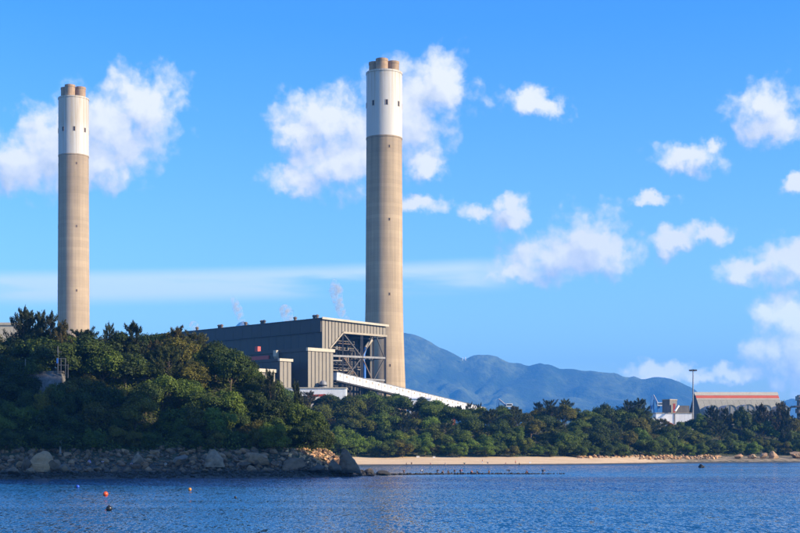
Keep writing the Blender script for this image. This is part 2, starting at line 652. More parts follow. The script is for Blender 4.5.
M = dict(
    concrete=mat_concrete_chimney(), white_band=mat_white_chimney(),
    flue=simple('flue_brick', (0.34, 0.225, 0.125), 0.85, 0.18, 0.3, streak=0.25),
    dark=simple('dark_void', (0.012, 0.012, 0.014), 0.8),
    steel=simple('painted_steel', (0.045, 0.043, 0.042), 0.6, 0.2, 0.5),
    steel_light=simple('galvanised_steel', (0.22, 0.215, 0.205), 0.55, 0.2, 0.5, streak=0.2),
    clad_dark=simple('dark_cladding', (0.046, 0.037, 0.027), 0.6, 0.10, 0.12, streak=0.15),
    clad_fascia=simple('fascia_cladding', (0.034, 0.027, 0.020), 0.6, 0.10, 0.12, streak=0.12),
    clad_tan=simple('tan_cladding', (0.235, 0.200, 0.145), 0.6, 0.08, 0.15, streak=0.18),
    joint=simple('cladding_recess', (0.095, 0.093, 0.092), 0.7, 0.1),
    clad_gap=simple('cladding_joint', (0.026, 0.026, 0.028), 0.7, 0.1),
    cream=simple('cream_coping', (0.46, 0.40, 0.29), 0.6, 0.08, 0.3, streak=0.12),
    white=simple('white_paint', (0.78, 0.77, 0.73), 0.55, 0.06, 0.3, streak=0.12),
    gallery=simple('gallery_white_sheet', (0.60, 0.60, 0.61), 0.5, 0.06, 0.3, streak=0.15),
    tan=simple('tan_paint', (0.36, 0.30, 0.21), 0.65, 0.12, 0.3),
    brown=simple('brown_steel', (0.14, 0.095, 0.06), 0.7, 0.2, 0.4),
    red=simple('red_paint', (0.45, 0.055, 0.035), 0.55, 0.12, 0.4),
    orange=simple('orange_stripe', (0.52, 0.10, 0.04), 0.55, 0.08, 0.3),
    blue=simple('blue_paint', (0.035, 0.17, 0.52), 0.45, 0.1, 0.4),
    crane_blue=simple('crane_blue_paint', (0.06, 0.20, 0.45), 0.5, 0.1, 0.4),
    roof=simple('warehouse_roof_sheet', (0.30, 0.275, 0.20), 0.7, 0.08, 0.15, streak=0.12),
    dormer=simple('translucent_panel', (0.27, 0.265, 0.24), 0.5, 0.08, 0.3),
    grey=simple('grey_render', (0.16, 0.15, 0.13), 0.8, 0.15, 0.3, streak=0.25),
    slab=simple('stained_concrete', (0.13, 0.125, 0.12), 0.9, 0.25, 0.5, bump=0.05, streak=0.5),
    glass=simple('dark_glass', (0.03, 0.04, 0.05), 0.15, 0.05),
    bark=simple('bark', (0.10, 0.075, 0.05), 0.95, 0.3, 2.0, bump=0.05, bscale=6.0),
    leaf=mat_leaf('broad_leaves', (0.030, 0.050, 0.006), (0.112, 0.142, 0.018)),
    needle=mat_leaf('casuarina_needles', (0.028, 0.038, 0.012), (0.072, 0.082, 0.026)),
    rock=mat_rock('shore_rock', (0.24, 0.185, 0.13)),
    boulder=mat_rock('granite_boulder', (0.30, 0.235, 0.165), 0.28),
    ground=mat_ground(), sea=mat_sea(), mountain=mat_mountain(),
    skin=simple('skin', (0.42, 0.26, 0.18), 0.6, 0.05), hair=simple('black_hair', (0.012, 0.010, 0.009), 0.5, 0.1),
)

# ------------------------------------------------------------------ land, sea, mountains
def ip(v, pts):
    return np.interp(v, [p[0] for p in pts], [p[1] for p in pts])


BAY_COAST = [(-400, 500), (300, 520), (372, 540), (450, 545), (520, 552), (600, 575), (700, 640), (800, 672), (1000, 720), (1400, 720)]
BAY_TOPS = [(-200, 384), (240, 385), (270, 386), (300, 393), (340, 395), (380, 394), (420, 399), (460, 407), (490, 411), (510, 407), (540, 408),
            (570, 407), (600, 413), (640, 408), (655, 417), (662, 421), (688, 421), (697, 413), (740, 411), (800, 413), (1200, 410)]
HEAD_COAST = [(-400, 270), (-81, 285), (-55, 295), (-26, 302), (-9, 320), (60, 330)]
HEAD_TOPS = [(-300, 340), (0, 341), (30, 338), (60, 338), (100, 335), (130, 338), (160, 337), (200, 340), (220, 346), (245, 359), (262, 372), (285, 396),
             (310, 424), (335, 446), (350, 455), (900, 460)]
TREE_H = 9.0


def bay_s(X, Y):
    px = 400 + F * X / np.maximum(Y, 60)
    return Y - ip(px, BAY_COAST) + (fbm(X / 22, Y / 22, 5, 3) - 0.5) * 6


def head_s(X, Y):
    edge = -5.0 - 0.13 * (Y - 315)
    w = (fbm(X / 9, Y / 9, 9, 3) - 0.5) * 4
    return np.minimum(Y - ip(X, HEAD_COAST), (edge - X) * 2.0) + w


def land(X, Y):
    Yc = np.maximum(Y, 60)
    px = 400 + F * X / Yc
    # the bay shore with its beach and the wooded rise behind it
    s = bay_s(X, Y)
    top = (HOR - ip(px, BAY_TOPS)) / F * (ip(px, BAY_COAST) + 118) + CAM_H - TREE_H
    zb = ip(s, [(-80, -5), (0, 0), (12, 0.45), (55, 3.0), (60, 3.6)])
    zb = zb + np.maximum(top - 3.6, 0) * sstep(s, 56, 125)
    zb = zb * (1 - sstep(s, 135, 190)) + 9.0 * sstep(s, 135, 190)
    zb = np.where(Y > 1250, zb - (Y - 1250) * 0.12, zb)
    # the near headland on the left
    sh = head_s(X, Y)
    toph = np.maximum((HOR - ip(px, HEAD_TOPS)) / F * (ip(X, HEAD_COAST) + 72) + CAM_H - TREE_H, 7.2)
    zh = ip(sh, [(-60, -5), (0, -0.02), (8, 1.3), (20, 6.0)])
    zh = zh + (toph - 6.0) * sstep(sh, 18, 70)
    zh = zh * (1 - sstep(sh, 80, 140)) + 6.0 * sstep(sh, 80, 140)
    zh = np.where(Y > 520, -5, zh)
    # unseen hill added on the right, its crest shaped to shade the headland
    crest = 185 * (1 - sstep(Y, 243, 285)) * sstep(Y, 140, 192)
    zr = crest * np.exp(-((X - 176) / 40.0) ** 2) * (0.92 + 0.16 * fbm(X / 30, Y / 30, 3, 4)) - 5.0
    zr = np.where(X < 0, -5, zr)
    return np.maximum(np.maximum(zb, zh), zr)


def zone(X, Y, Z):
    px = 400 + F * X / np.maximum(Y, 60)
    s, sh = bay_s(X, Y), head_s(X, Y)
    c = np.zeros(X.shape + (3,))
    head = sh > -6
    sand = sstep(s, 8, 13) * (1 - sstep(s, 53, 58)) * (1 - 0.55 * sstep(px, 560, 700))
    c[..., 0] = np.where(head & (Y < 500), 0, sand)
    mud = 1 - sstep(s, 8, 13)
    mudh = 1 - sstep(sh, 9, 17)
    c[..., 1] = np.where(head & (Y < 500), mudh, np.where(Z < 3, mud, 0))
    hill = (X > 60) & (Y < 330)
    c[..., 0] = np.where(hill, 0, c[..., 0]); c[..., 1] = np.where(hill, 0, c[..., 1])
    return c


def land1(x, y):
    return float(land(np.array([x], float), np.array([y], float))[0])


xs = np.concatenate([np.arange(-1100, -160, 30), np.arange(-160, 270, 2.5), np.arange(270, 420, 8), np.arange(420, 1110, 30)])
ys = np.concatenate([np.arange(-60, 270, 8), np.arange(270, 420, 2.2), np.arange(420, 780, 3.0), np.arange(780, 1360, 20)])
link('ground', grid_mesh('ground', xs, ys, land, M['ground'], zone))['kind'] = 'structure'

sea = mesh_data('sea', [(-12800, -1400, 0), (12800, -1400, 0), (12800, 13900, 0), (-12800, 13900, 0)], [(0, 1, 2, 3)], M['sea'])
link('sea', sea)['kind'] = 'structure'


def mountain_mesh(name, D, prof, W_, x0, x1, step, seed, rough=0.36):
    def zf(X, Y):
        px = 400 + F * X / D
        R = (HOR - ip(px, prof)) / F * D + CAM_H
        yc = D + (fbm(X / 1300, X * 0 + 3.3, seed, 3) - 0.5) * 430
        t = (Y - yc) / W_
        f = np.where(t < 0, np.clip(1 + t, 0, 1) ** 1.25, np.clip(1 - t * 1.6, 0, 1))
        wx = X + (fbm(X / 720, Y / 720, seed + 3, 3) - 0.5) * 720
        r = np.abs(fbm(wx / 600, Y / 1600, seed + 5, 4) - 0.5) * 4
        r2 = np.abs(fbm(wx / 215, Y / 370, seed + 8, 4) - 0.5) * 4
        cut = np.clip(r, 0, 1) * 0.7 + np.clip(r2, 0, 1) * 0.3
        valley = np.sin(np.clip(f, 0, 1) * math.pi) ** 0.8
        z = R * f * (1 - rough * valley * (1 - cut)) + (fbm(X / 120, Y / 120, seed + 11, 5) - 0.5) * 42 * np.clip(f * 3, 0, 1)
        return np.where(f <= 0, -6, z)
    return grid_mesh(name, np.arange(x0, x1, step), np.arange(D - W_ * 1.05, D + W_ * 0.7, step), zf, M['mountain'])


RIDGE = [(-300, 420), (100, 400), (200, 370), (300, 350), (360, 338), (395, 331), (403, 332), (412, 333.5), (425, 340), (440, 348), (452, 354), (463, 358), (475, 356),
         (490, 354.5), (497, 356), (510, 361), (525, 363), (540, 361.5), (560, 366), (580, 368.5), (600, 372), (620, 375), (640, 378.5),
         (655, 377), (668, 378), (680, 384), (695, 391), (720, 400), (745, 410), (770, 425), (800, 440), (900, 450)]
tag(link('mountain', mountain_mesh('mountain', 9400, RIDGE, 2100, -3300, 3600, 26, 21, 0.38)), kind='structure')
FAR_PEAKS = [(150, 440), (215, 345), (232, 328), (240, 321), (246, 318.5), (252, 322), (258, 324), (264, 320.5), (271, 323), (285, 345), (330, 440)]
tag(link('mountain', mountain_mesh('far_peaks', 11200, FAR_PEAKS, 1000, -2100, -500, 34, 31, 0.25)), kind='structure')
EAST_HILL = [(690, 449), (745, 420), (770, 405), (782, 399.5), (795, 397), (815, 398), (860, 405), (950, 430), (1050, 449)]
tag(link('mountain', mountain_mesh('east_hill', 11600, EAST_HILL, 1300, 2400, 5300, 56, 41)), kind='structure')

# radar domes on the ridge
for i, (px, py, r) in enumerate(((462.5, 357.9, 3.2), (465.3, 357.7, 4))):
    c = P(px, py + 0.6, 9300)
    b = MB(c)
    b.lathe(c.x, c.y, [(r * 0.8, c.z - 14), (r * 0.8, c.z - 2), (r, c.z + 1), (r * 0.9, c.z + 5), (r * 0.5, c.z + 8.5), (0.5, c.z + 9.5)], 14, cap_top=True)
    tag(b.build('ridge_station', M['white'], None, True, c),
        ('small' if i == 0 else 'larger') + ' white dome station on the blue mountain ridge, ' + ('left' if i == 0 else 'right') + ' one of the pair', 'station')


# ------------------------------------------------------------------ chimneys
def chimney(px, D, r_top, label, seed, ty, wy, by, ph):
    cx, cy = (px - 400) / F * D, D
    loc = (cx, cy, 8.0)
    t = empty('chimney', loc, label, 'chimney', 'twin power station chimneys')
    Df = D - r_top                  # the near rim is what the eye lines up
    zt = P(px, ty, Df).z             # top of the painted shaft
    zw = P(px, wy, Df).z             # bottom of the paint
    zb = by
    s = MB(loc)
    prof = []
    for k in range(60):
        z = 8 + (zw - 8) * k / 59
        r = r_top + 1.0 * max(0, (zw - z) / zw) + 3.6 * max(0, (zb - z) / zb) ** 1.8
        prof.append((r, z))
    s.lathe(cx, cy, prof, 72)
    s.build('shaft', M['concrete'], t, True)
    wpart = MB(loc)
    rw = r_top + 0.06
    wpart.lathe(cx, cy, [(rw - 0.4, zw - 0.0), (rw, zw), (rw, zt - 1.2), (rw + 0.25, zt - 1.1), (rw + 0.25, zt), (rw - 0.9, zt + 0.02)], 72, cap_top=True)
    wb = wpart.build('painted_band', M['white_band'], t, True)
    # flue liners standing out of the top
    fr = r_top * 0.335
    for (dx, dy, up) in ((-0.52, 0.02, 0.0), (-0.12, -0.52, 0.55), (0.50, -0.12, 0.0), (0.06, 0.50, 0.0)):
        f = MB(loc)
        x, y, zz = cx + dx * r_top, cy + dy * r_top, zt + (P(px, 0, D).z - P(px, 11, D).z) - 0.2 + up
        f.lathe(x, y, [(fr, zt - 0.5), (fr, zz - 1.6), (fr + 0.18, zz - 1.5), (fr + 0.18, zz), (fr - 0.35, zz), (fr - 0.35, zz - 3.0)], 36, cap_top=True)
        fo = f.build('flue', M['flue'], t, True)
        d = MB(loc)
        d.lathe(x, y, [(fr - 0.37, zz - 2.9), (fr - 0.37, zz - 2.8)], 28, cap_top=True)
        d.build('flue_mouth', M['dark'], fo)
    # ring of vent openings below the rim, smaller ones further down the shaft

    def opening(a, z, w, h, r, par, name='vent_opening'):
        n = Vector((math.cos(a), math.sin(a), 0)); tt = Vector((-math.sin(a), math.cos(a), 0)); c = Vector((cx, cy, z)) + n * r
        b = MB(loc)
        b.hexa([c + tt * (i * w / 2) + n * j + Vector((0, 0, k)) for k in (-h / 2, h / 2) for i, j in ((-1, -0.6), (1, -0.6), (1, 0.07), (-1, 0.07))])
        o = b.build(name, M['dark'], par)
        fm = MB(loc)
        for i in (-1, 1):
            fm.hexa([c + tt * (i * (w / 2 + q)) + n * j + Vector((0, 0, k)) for k in (-h / 2 - 0.12, h / 2 + 0.12) for q, j in ((0.0, -0.3), (0.22, -0.3), (0.22, 0.16), (0.0, 0.16))])
        fm.build('vent_frame', M['flue'], o)
    zv = zt - (P(px, 0, D).z - P(px, 33, D).z)
    for k in range(8):
        opening(ph + k * math.pi / 4, zv, 1.15, 3.1, rw, wb)
    for zz in (zw - 7, zw - 52, zw - 98, zw - 142):
        r = float(np.interp(zz, [p[1] for p in prof], [p[0] for p in prof]))
        for k in range(4):
            opening(ph + 0.15 + k * math.pi / 2, zz, 0.6, 1.5, r, t)
    # ladder cage down the back-left and a ring of strap at the paint line
    rg = MB(loc)
    rg.lathe(cx, cy, [(r_top, zw - 0.9), (r_top + 0.22, zw - 0.85), (r_top + 0.22, zw - 0.02), (r_top, zw - 0.01)], 72)
    rg.build('drip_ring', M['concrete'], t, True)
    return t


chimney(384.2, 872, 11.1, 'nearer, taller-looking concrete chimney with white top behind the steel frame of the hall', 1, 68.5, 134.5, 110, -1.42)
chimney(73.6, 1010, 10.7, 'farther, smaller-looking concrete chimney with white top rising from the trees on the left', 2, 95, 153, 105, -1.30)

# ------------------------------------------------------------------ boiler hall
A = Vector((-40.0, 720.0, 0.0))
L_ = Vector((-math.sqrt(0.5), math.sqrt(0.5), 0))
R_ = Vector((math.sqrt(0.5), math.sqrt(0.5), 0))


def fr(a, b, z):
    return A + L_ * a + R_ * b + Vector((0, 0, z))


GZ = 8.0
hall = empty('boiler_hall', fr(0, 0, GZ), 'long dark clad boiler hall with open steel frame at its right end', 'building')
HO = hall.location
ROOF = 74.0
LEN = 152.0


def roof_z(b):
    return ROOF - 1.0 * b / 46.0


# backing wall and its cladding panels (long side)
MB(HO).box(0.35, LEN, 0.3, 1.0, GZ, ROOF - 7.2, fr).build('side_wall', M['clad_gap'], hall)
side = bpy.data.objects['side_wall']
for k in range(25):
    a0 = 0.2 + k * 6.07
    MB(HO).box(a0 + 0.06, a0 + 6.01, 0.0, 0.28, 30, ROOF - 7.3, fr).build('cladding_panel', M['clad_dark'], side)
fas = MB(HO).box(0.3, LEN, -0.55, 0.9, ROOF - 7.15, ROOF - 0.55, fr).build('fascia', M['clad_gap'], hall)
for k in range(19):
    a0 = 0.3 + k * 8.0
    MB(HO).box(a0 + 0.05, min(a0 + 7.95, LEN), -0.85, -0.56, ROOF - 7.25, ROOF - 0.6, fr).build('fascia_panel', M['clad_fascia'], fas)
rf = MB(HO)
rf.hexa([fr(-0.9, -1.0, ROOF - 0.5), fr(-0.9, 46.9, roof_z(46) - 0.5), fr(LEN, 46.9, roof_z(46) - 0.5), fr(LEN, -1.0, ROOF - 0.5),
         fr(-0.9, -1.0, ROOF), fr(-0.9, 46.9, roof_z(46)), fr(LEN, 46.9, roof_z(46)), fr(LEN, -1.0, ROOF)])
roof = rf.build('roof', M['clad_fascia'], hall)
ed = MB(HO)
ed.hexa([fr(-1.25, -1.0, ROOF - 0.75), fr(-1.25, 47.0, roof_z(46) - 0.75), fr(-0.92, 47.0, roof_z(46) - 0.75), fr(-0.92, -1.0, ROOF - 0.75),
         fr(-1.25, -1.0, ROOF + 0.35), fr(-1.25, 47.0, roof_z(46) + 0.35), fr(-0.92, 47.0, roof_z(46) + 0.35), fr(-0.92, -1.0, ROOF + 0.35)])
ed.build('verge_trim', M['cream'], roof)
for px in (194, 216, 218.5, 242.6, 258.6, 261, 292, 311, 314):
    u = (px - 400) / F
    # where that bearing crosses the eaves line
    a = (u * A.y - A.x) / (L_.x - u * L_.y)
    v = MB(HO)
    c = fr(a, 2.2, 0)
    v.lathe(c.x, c.y, [(0.75, ROOF - 0.1), (0.75, ROOF + 1.3), (1.05, ROOF + 1.35), (1.05, ROOF + 1.9), (0.4, ROOF + 2.3)], 12, cap_top=True)
    v.build('roof_vent', M['brown' if int(px) % 2 == 0 else 'steel'], roof, True)

# end wall: clad above the open frame
ew = empty('x', (0, 0, 0)); bpy.data.objects.remove(ew)
ZS = 67.8


def end_bottom(b):
    if b < 5.4: return 40.0 if b < 5.3 else 59.3
    if b < 14.6: return 59.3 + (ZS - 59.3) * (b - 5.4) / 9.2
    return ZS


back = MB(HO)
poly = [(0.3, 40.0), (5.4, 40.0), (5.4, 59.3), (14.6, ZS), (46.0, ZS), (46.0, roof_z(46) - 0.6), (0.3, ROOF - 0.6)]
back.prism(poly, lambda p, q, d: fr(d, p, q), 0.36, 1.0)
endw = back.build('end_wall', M['joint'], hall)
nb = 20
for k in range(nb):
    b0, b1 = 0.02 + k * 46.0 / nb, 0.02 + (k + 1) * 46.0 / nb - 0.5
    def lo(b): return 40.0 if b < 5.4 else end_bottom(b)
    pts = [(b0, lo(b0)), (b1, lo(b1)), (b1, roof_z(b1) - 0.62), (b0, roof_z(b0) - 0.62)]
    MB(HO).prism(pts, lambda p, q, d: fr(d, p, q), 0.0, 0.34).build('cladding_panel', M['clad_tan'], endw)
so = MB(HO)
so.bar(fr(-0.25, 14.4, ZS - 0.55), fr(-0.25, 46.2, ZS - 0.55), 0.9, 1.0)
so.bar(fr(-0.25, 5.2, 58.6), fr(-0.25, 14.5, ZS - 0.55), 0.6, 0.7)
so.build('soffit_trim', M['tan'], endw)
# far side wall behind the frame and rear end
MB(HO).box(11.0, LEN, 45.2, 46.0, GZ, roof_z(46) - 0.8, fr).build('rear_wall', M['clad_dark'], hall)
MB(HO).box(LEN - 0.8, LEN - 0.1, 1.05, 45.15, GZ, ROOF - 1.2, fr).build('far_end_wall', M['clad_dark'], hall)

# open steel frame
frame = empty('steel_frame', (0, 0, 0)); frame.parent = hall


def member(p, q, w, mat='steel', name='beam', h=None):
    return MB(HO).bar(p, q, w, h).build(name, M[mat], hall)


bpy.data.objects.remove(frame)
for b, w in ((14.6, 0.8), (28.2, 1.3), (45.4, 1.35)):
    member(fr(0.2, b, GZ), fr(0.2, b, ZS - 1.1), w, 'steel', 'column')
for b in (14.6, 28.2, 36.0, 45.4):
    member(fr(9.2, b, GZ), fr(9.2, b, 72.2), 0.8, 'steel_light' if b == 36.0 else 'steel', 'column')
member(fr(2.5, 37.2, GZ), fr(2.5, 37.2, 67.2), 0.9, 'tan', 'column')
member(fr(0.0, 5.4, 54.8), fr(0.0, 45.0, 55.4), 1.0, 'steel_light', 'beam')
member(fr(0.0, 28.9, 43.6), fr(0.0, 44.7, 43.4), 0.8, 'steel_light', 'beam')
member(fr(0.0, 8.0, 41.2), fr(0.0, 27.5, 41.0), 0.8, 'steel', 'beam')
for p, q, w in (((14.8, 67.0), (27.6, 55.8), .62), ((27.6, 54.4), (15.4, 42.2), .62), ((15.2, 54.4), (27.6, 42.0), .45), ((28.9, 55.8), (36.4, 66.9), .5),
                ((39.0, 66.9), (44.8, 56.0), .5), ((44.8, 54.8), (37.4, 43.9), .5), ((28.9, 54.6), (35.5, 44.0), .45)):
    member(fr(0.35, *p), fr(0.35, *q), w, 'steel' if w > .46 else 'brown', 'brace')
for a, z in ((9.2, 55.2), (9.2, 43.5), (9.2, 66.0)):
    member(fr(a, 15, z), fr(a, 45, z), 0.6, 'steel', 'beam')
for b in (28.2, 45.4):
    for z in (43.5, 55.2, 66.2):
        member(fr(0.9, b, z), fr(8.8, b, z), 0.6, 'steel', 'beam')
# boiler casing, platforms and ducts inside
MB(HO).box(11.2, 60, 2.0, 36.0, GZ, 71.5, fr).build('boiler_casing', M['clad_gap'], hall)
for i, (z, b0, b1, a0, m) in enumerate(((47.8, 5.8, 22.0, 2.0, 'tan'), (51.0, 6.5, 27.0, 4.2, 'steel'), (58.5, 10.0, 27.0, 3.0, 'steel'), (45.0, 9.0, 27.0, 3.6, 'brown'), (62.2, 13.0, 27.4, 5.0, 'brown'), (49.0, 28.5, 35.0, 5.0, 'steel_light'))):
    pf = MB(HO).box(a0, 10.6, b0, b1, z - 0.35, z, fr).build('platform', M[m], hall)
    rl = MB(HO)
    rl.bar(fr(a0 + .1, b0, z + 1.15), fr(a0 + .1, b1, z + 1.15), 0.14)
    n = int((b1 - b0) / 2.0)
    for k in range(n + 1):
        bb = b0 + (b1 - b0) * k / n
        rl.bar(fr(a0 + .1, bb, z + 0.02), fr(a0 + .1, bb, z + 1.1), 0.12)
    rl.build('handrail', M['tan' if m != 'tan' else 'steel_light'], pf)
for (b, z0, z1, r, m) in ((11.0, 50, 60, 0.5, 'steel_light'), (19.0, 42, 66, 0.7, 'brown'), (17.0, 55.5, 64.0, 0.8, 'steel_light'), (23.5, 46, 58, 1.1, 'brown'), (25.3, 40, 66.5, 0.4, 'tan'), (21.0, 44, 52, 1.5, 'steel')):
    c = fr(8.0, b, 0)
    MB(HO).tube([(c.x, c.y, z0), (c.x, c.y, z1)], [r, r], 10).build('pipe', M[m], hall, True)
dp = [(31.0, 40), (31.0, 50.5), (30.2, 53.5), (30.6, 57), (32.0, 60.5)]
MB(HO).tube([fr(1.1, b, z) for b, z in dp], [0.75] * 5, 10).build('blue_duct', M['blue'], hall, True)
MB(HO).tube([fr(1.1, 31.8, 60.3), fr(1.1, 33.6, 62.3), fr(1.1, 36.2, 64.6)], [0.95, 0.95, 0.95], 10).build('duct_elbow', M['tan'], hall, True)
MB(HO).tube([fr(4.4, 21.0, 46.5), fr(4.4, 23.0, 47.3), fr(4.4, 26.5, 47.2)], [1.0] * 3, 10).build('pipe', M['brown'], hall, True)
for k, (z, b0, b1) in enumerate(((43.6, 10, 26), (46.4, 12, 27), (52.6, 8, 20))):
    MB(HO).tube([fr(6.0, b0, z), fr(6.0, b1, z + 0.4)], [0.45, 0.45], 8).build('pipe', M[('red', 'tan', 'steel_light')[k]], hall, True)

# ------------------------------------------------------------------ annex blocks in front of the hall
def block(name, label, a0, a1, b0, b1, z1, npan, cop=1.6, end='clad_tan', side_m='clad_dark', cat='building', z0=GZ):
    t = empty(name, fr(a0, b0, z0), label, cat)
    o = t.location
    core = MB(o).box(a0 + 0.3, a1, b0 + 0.3, b1, z0, z1 - 0.02, fr).build('wall', M['joint'], t)
    w = (b1 - b0) / npan
    for k in range(npan):
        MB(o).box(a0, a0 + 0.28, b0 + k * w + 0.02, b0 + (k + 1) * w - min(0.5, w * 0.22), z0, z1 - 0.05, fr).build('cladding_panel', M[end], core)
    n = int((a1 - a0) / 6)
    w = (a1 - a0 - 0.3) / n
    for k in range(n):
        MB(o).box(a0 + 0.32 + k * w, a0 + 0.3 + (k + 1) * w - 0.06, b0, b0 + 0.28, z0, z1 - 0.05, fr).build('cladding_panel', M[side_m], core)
    c = MB(o).box(a0 + 0.9, a1, b0 - 0.5, b1 + 0.5, z1, z1 + cop, fr).build('coping', M['clad_dark'], t)  # shade side of the cream coping, its shade given as a dark colour
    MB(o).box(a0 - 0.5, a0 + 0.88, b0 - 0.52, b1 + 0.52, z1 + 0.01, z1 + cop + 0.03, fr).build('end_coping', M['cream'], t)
    return t, c


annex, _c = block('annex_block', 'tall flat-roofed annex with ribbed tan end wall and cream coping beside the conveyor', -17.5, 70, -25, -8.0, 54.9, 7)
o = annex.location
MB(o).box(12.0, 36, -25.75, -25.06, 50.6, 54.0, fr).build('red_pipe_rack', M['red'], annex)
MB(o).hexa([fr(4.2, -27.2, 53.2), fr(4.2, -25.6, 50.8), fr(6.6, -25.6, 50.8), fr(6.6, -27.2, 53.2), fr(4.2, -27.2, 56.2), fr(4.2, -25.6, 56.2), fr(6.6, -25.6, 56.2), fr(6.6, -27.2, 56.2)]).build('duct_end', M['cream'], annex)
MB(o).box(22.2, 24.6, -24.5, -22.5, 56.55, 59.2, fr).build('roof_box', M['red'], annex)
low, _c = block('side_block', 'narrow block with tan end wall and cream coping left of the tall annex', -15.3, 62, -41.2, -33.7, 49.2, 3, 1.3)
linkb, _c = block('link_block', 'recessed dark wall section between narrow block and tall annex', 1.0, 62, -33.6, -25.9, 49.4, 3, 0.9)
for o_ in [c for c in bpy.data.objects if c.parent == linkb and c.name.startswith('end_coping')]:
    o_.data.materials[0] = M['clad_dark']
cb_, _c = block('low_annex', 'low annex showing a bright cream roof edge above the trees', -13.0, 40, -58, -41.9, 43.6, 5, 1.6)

# domed vessel standing against the annex end wall
c = fr(-20.3, -17.6, 0)
vz = P(318, 388.5, 680).z
tk = empty('domed_vessel', (c.x, c.y, vz - 3), 'small grey domed vessel with dark bands against the ribbed annex wall', 'vessel')
MB(tk.location).lathe(c.x, c.y, [(1.9, vz - 3), (1.9, vz + 2.6), (1.7, vz + 3.6), (1.1, vz + 4.4), (0.3, vz + 4.7)], 20, cap_top=True).build('shell', M['steel_light'], tk, True)
for z in (vz + 1.7, vz + 0.1):
    MB(tk.location).lathe(c.x, c.y, [(1.91, z), (2.05, z + .05), (2.05, z + .65), (1.91, z + .7)], 20).build('band', M['dark'], tk, True)
for s in (-1, 1):
    MB(tk.location).bar((c.x + s * 1.2, c.y - 1.2, vz - 3), (c.x + s * 1.2, c.y - 1.2, 20), 0.4).build('leg', M['steel'], tk)

# white building whose parapet shows above the trees
wz = P(300, 387.3, 655).z
x0, x1 = (262 - 400) / F * 655, (346 - 400) / F * 655
wh = empty('white_building', (x0, 655, GZ), 'low white building with its parapet just above the trees below the annex', 'building')
MB(wh.location).box(x0, x1, 655, 668, GZ, wz - 0.6).build('wall', M['white'], wh)
MB(wh.location).box(x0 - .3, x1 + .3, 654.7, 668.3, wz - 0.58, wz).build('parapet', M['cream'], wh)
rd = P(316, 396, 652)
rr = empty('red_pipe_bridge', (rd.x, 652, GZ), 'short red steel pipe bridge showing through the trees below the white parapet', 'pipe bridge')
MB(rr.location).bar((rd.x - 4, 652, rd.z), (rd.x + 4.5, 652, rd.z + .4), 0.7, 1.1).build('girder', M['red'], rr)
for dx in (-3.6, 0.3, 4.0):
    MB(rr.location).bar((rd.x + dx, 652, GZ), (rd.x + dx, 652, rd.z - .6), 0.4).build('leg', M['white'], rr)

# ------------------------------------------------------------------ inclined conveyor gallery
c0, c1 = P(333.6, 376.2, 704), P(482.5, 411.2, 830)
GH = 3.9
cv = empty('conveyor_gallery', (c0.x, c0.y, GZ), 'long white inclined conveyor gallery sloping down to the right past the chimney', 'conveyor')
d = (c1 - c0)
n = 26
side_n = d.cross(Vector((0, 0, 1))).normalized()
if side_n.y > 0: side_n = -side_n
for k in range(n):
    p, q = c0 + d * (k / n), c0 + d * ((k + 1) / n - 0.002)
    MB(cv.location).bar(p, q, 4.0, GH).build('gallery_panel', M['gallery'], cv)
    if k % 1 == 0:
        m_ = c0 + d * ((k + 0.5) / n) + side_n * 2.02 + Vector((0, 0, 0.75))
        w_ = MB(cv.location).bar(m_ - d.normalized() * 0.55, m_ + d.normalized() * 0.55, 0.16, 1.1).build('window', M['tan'], cv)
MB(cv.location).bar(c0 - Vector((0, 0, GH / 2 + .32)), c1 - Vector((0, 0, GH / 2 + .32)), 3.4, 0.6).build('floor_beam', M['steel'], cv)
MB(cv.location).bar(c0 + Vector((0, 0, GH / 2 + .14)), c1 + Vector((0, 0, GH / 2 + .14)), 4.4, 0.24).build('gallery_roof', M['steel_light'], cv)
for k in (0.06, 0.27, 0.48, 0.69, 0.9):
    p = c0 + d * k
    g = land1(p.x, p.y)
    t = MB(cv.location)
    for s in (-1, 1):
        t.bar((p.x + s * 1.6, p.y, g), (p.x + s * 1.3, p.y, p.z - GH / 2 - .7), 0.5)
    for j in range(4):
        za, zb_ = g + (p.z - 3 - g) * j / 4, g + (p.z - 3 - g) * (j + 1) / 4
        t.bar((p.x - 1.5, p.y, za), (p.x + 1.5, p.y, zb_), 0.25)
    t.build('trestle', M['steel'], cv)
tr = P(449, 413.0, 700)
tt_ = empty('site_hut', (tr.x, tr.y, GZ), 'tiny white hut with orange door under the conveyor', 'hut')
MB(tt_.location).box(tr.x - 2.8, tr.x + 1.6, tr.y, tr.y + 4, GZ, tr.z + 1.0).build('wall', M['white'], tt_)
MB(tt_.location).box(tr.x + 1.62, tr.x + 3.2, tr.y, tr.y + 4, GZ, tr.z + 0.6).build('door_panel', M['orange'], tt_)
tr = P(420, 398.4, 690)
tt_ = empty('roof_shed', (tr.x, tr.y, GZ), 'low white shed roof glimpsed below the middle of the conveyor', 'shed')
MB(tt_.location).box(tr.x - 5, tr.x + 5.5, tr.y + 6, tr.y + 12, GZ, tr.z).build('wall', M['white'], tt_)
MB(tt_.location).hexa([(tr.x - 5.4, tr.y + 5.6, tr.z + .02), (tr.x + 5.9, tr.y + 5.6, tr.z + .02), (tr.x + 5.9, tr.y + 12.4, tr.z + .02), (tr.x - 5.4, tr.y + 12.4, tr.z + .02),
                       (tr.x - 5.4, tr.y + 8.5, tr.z + .9), (tr.x + 5.9, tr.y + 8.5, tr.z + .9), (tr.x + 5.9, tr.y + 9, tr.z + .9), (tr.x - 5.4, tr.y + 9, tr.z + .9)]).build('roof', M['gallery'], tt_)

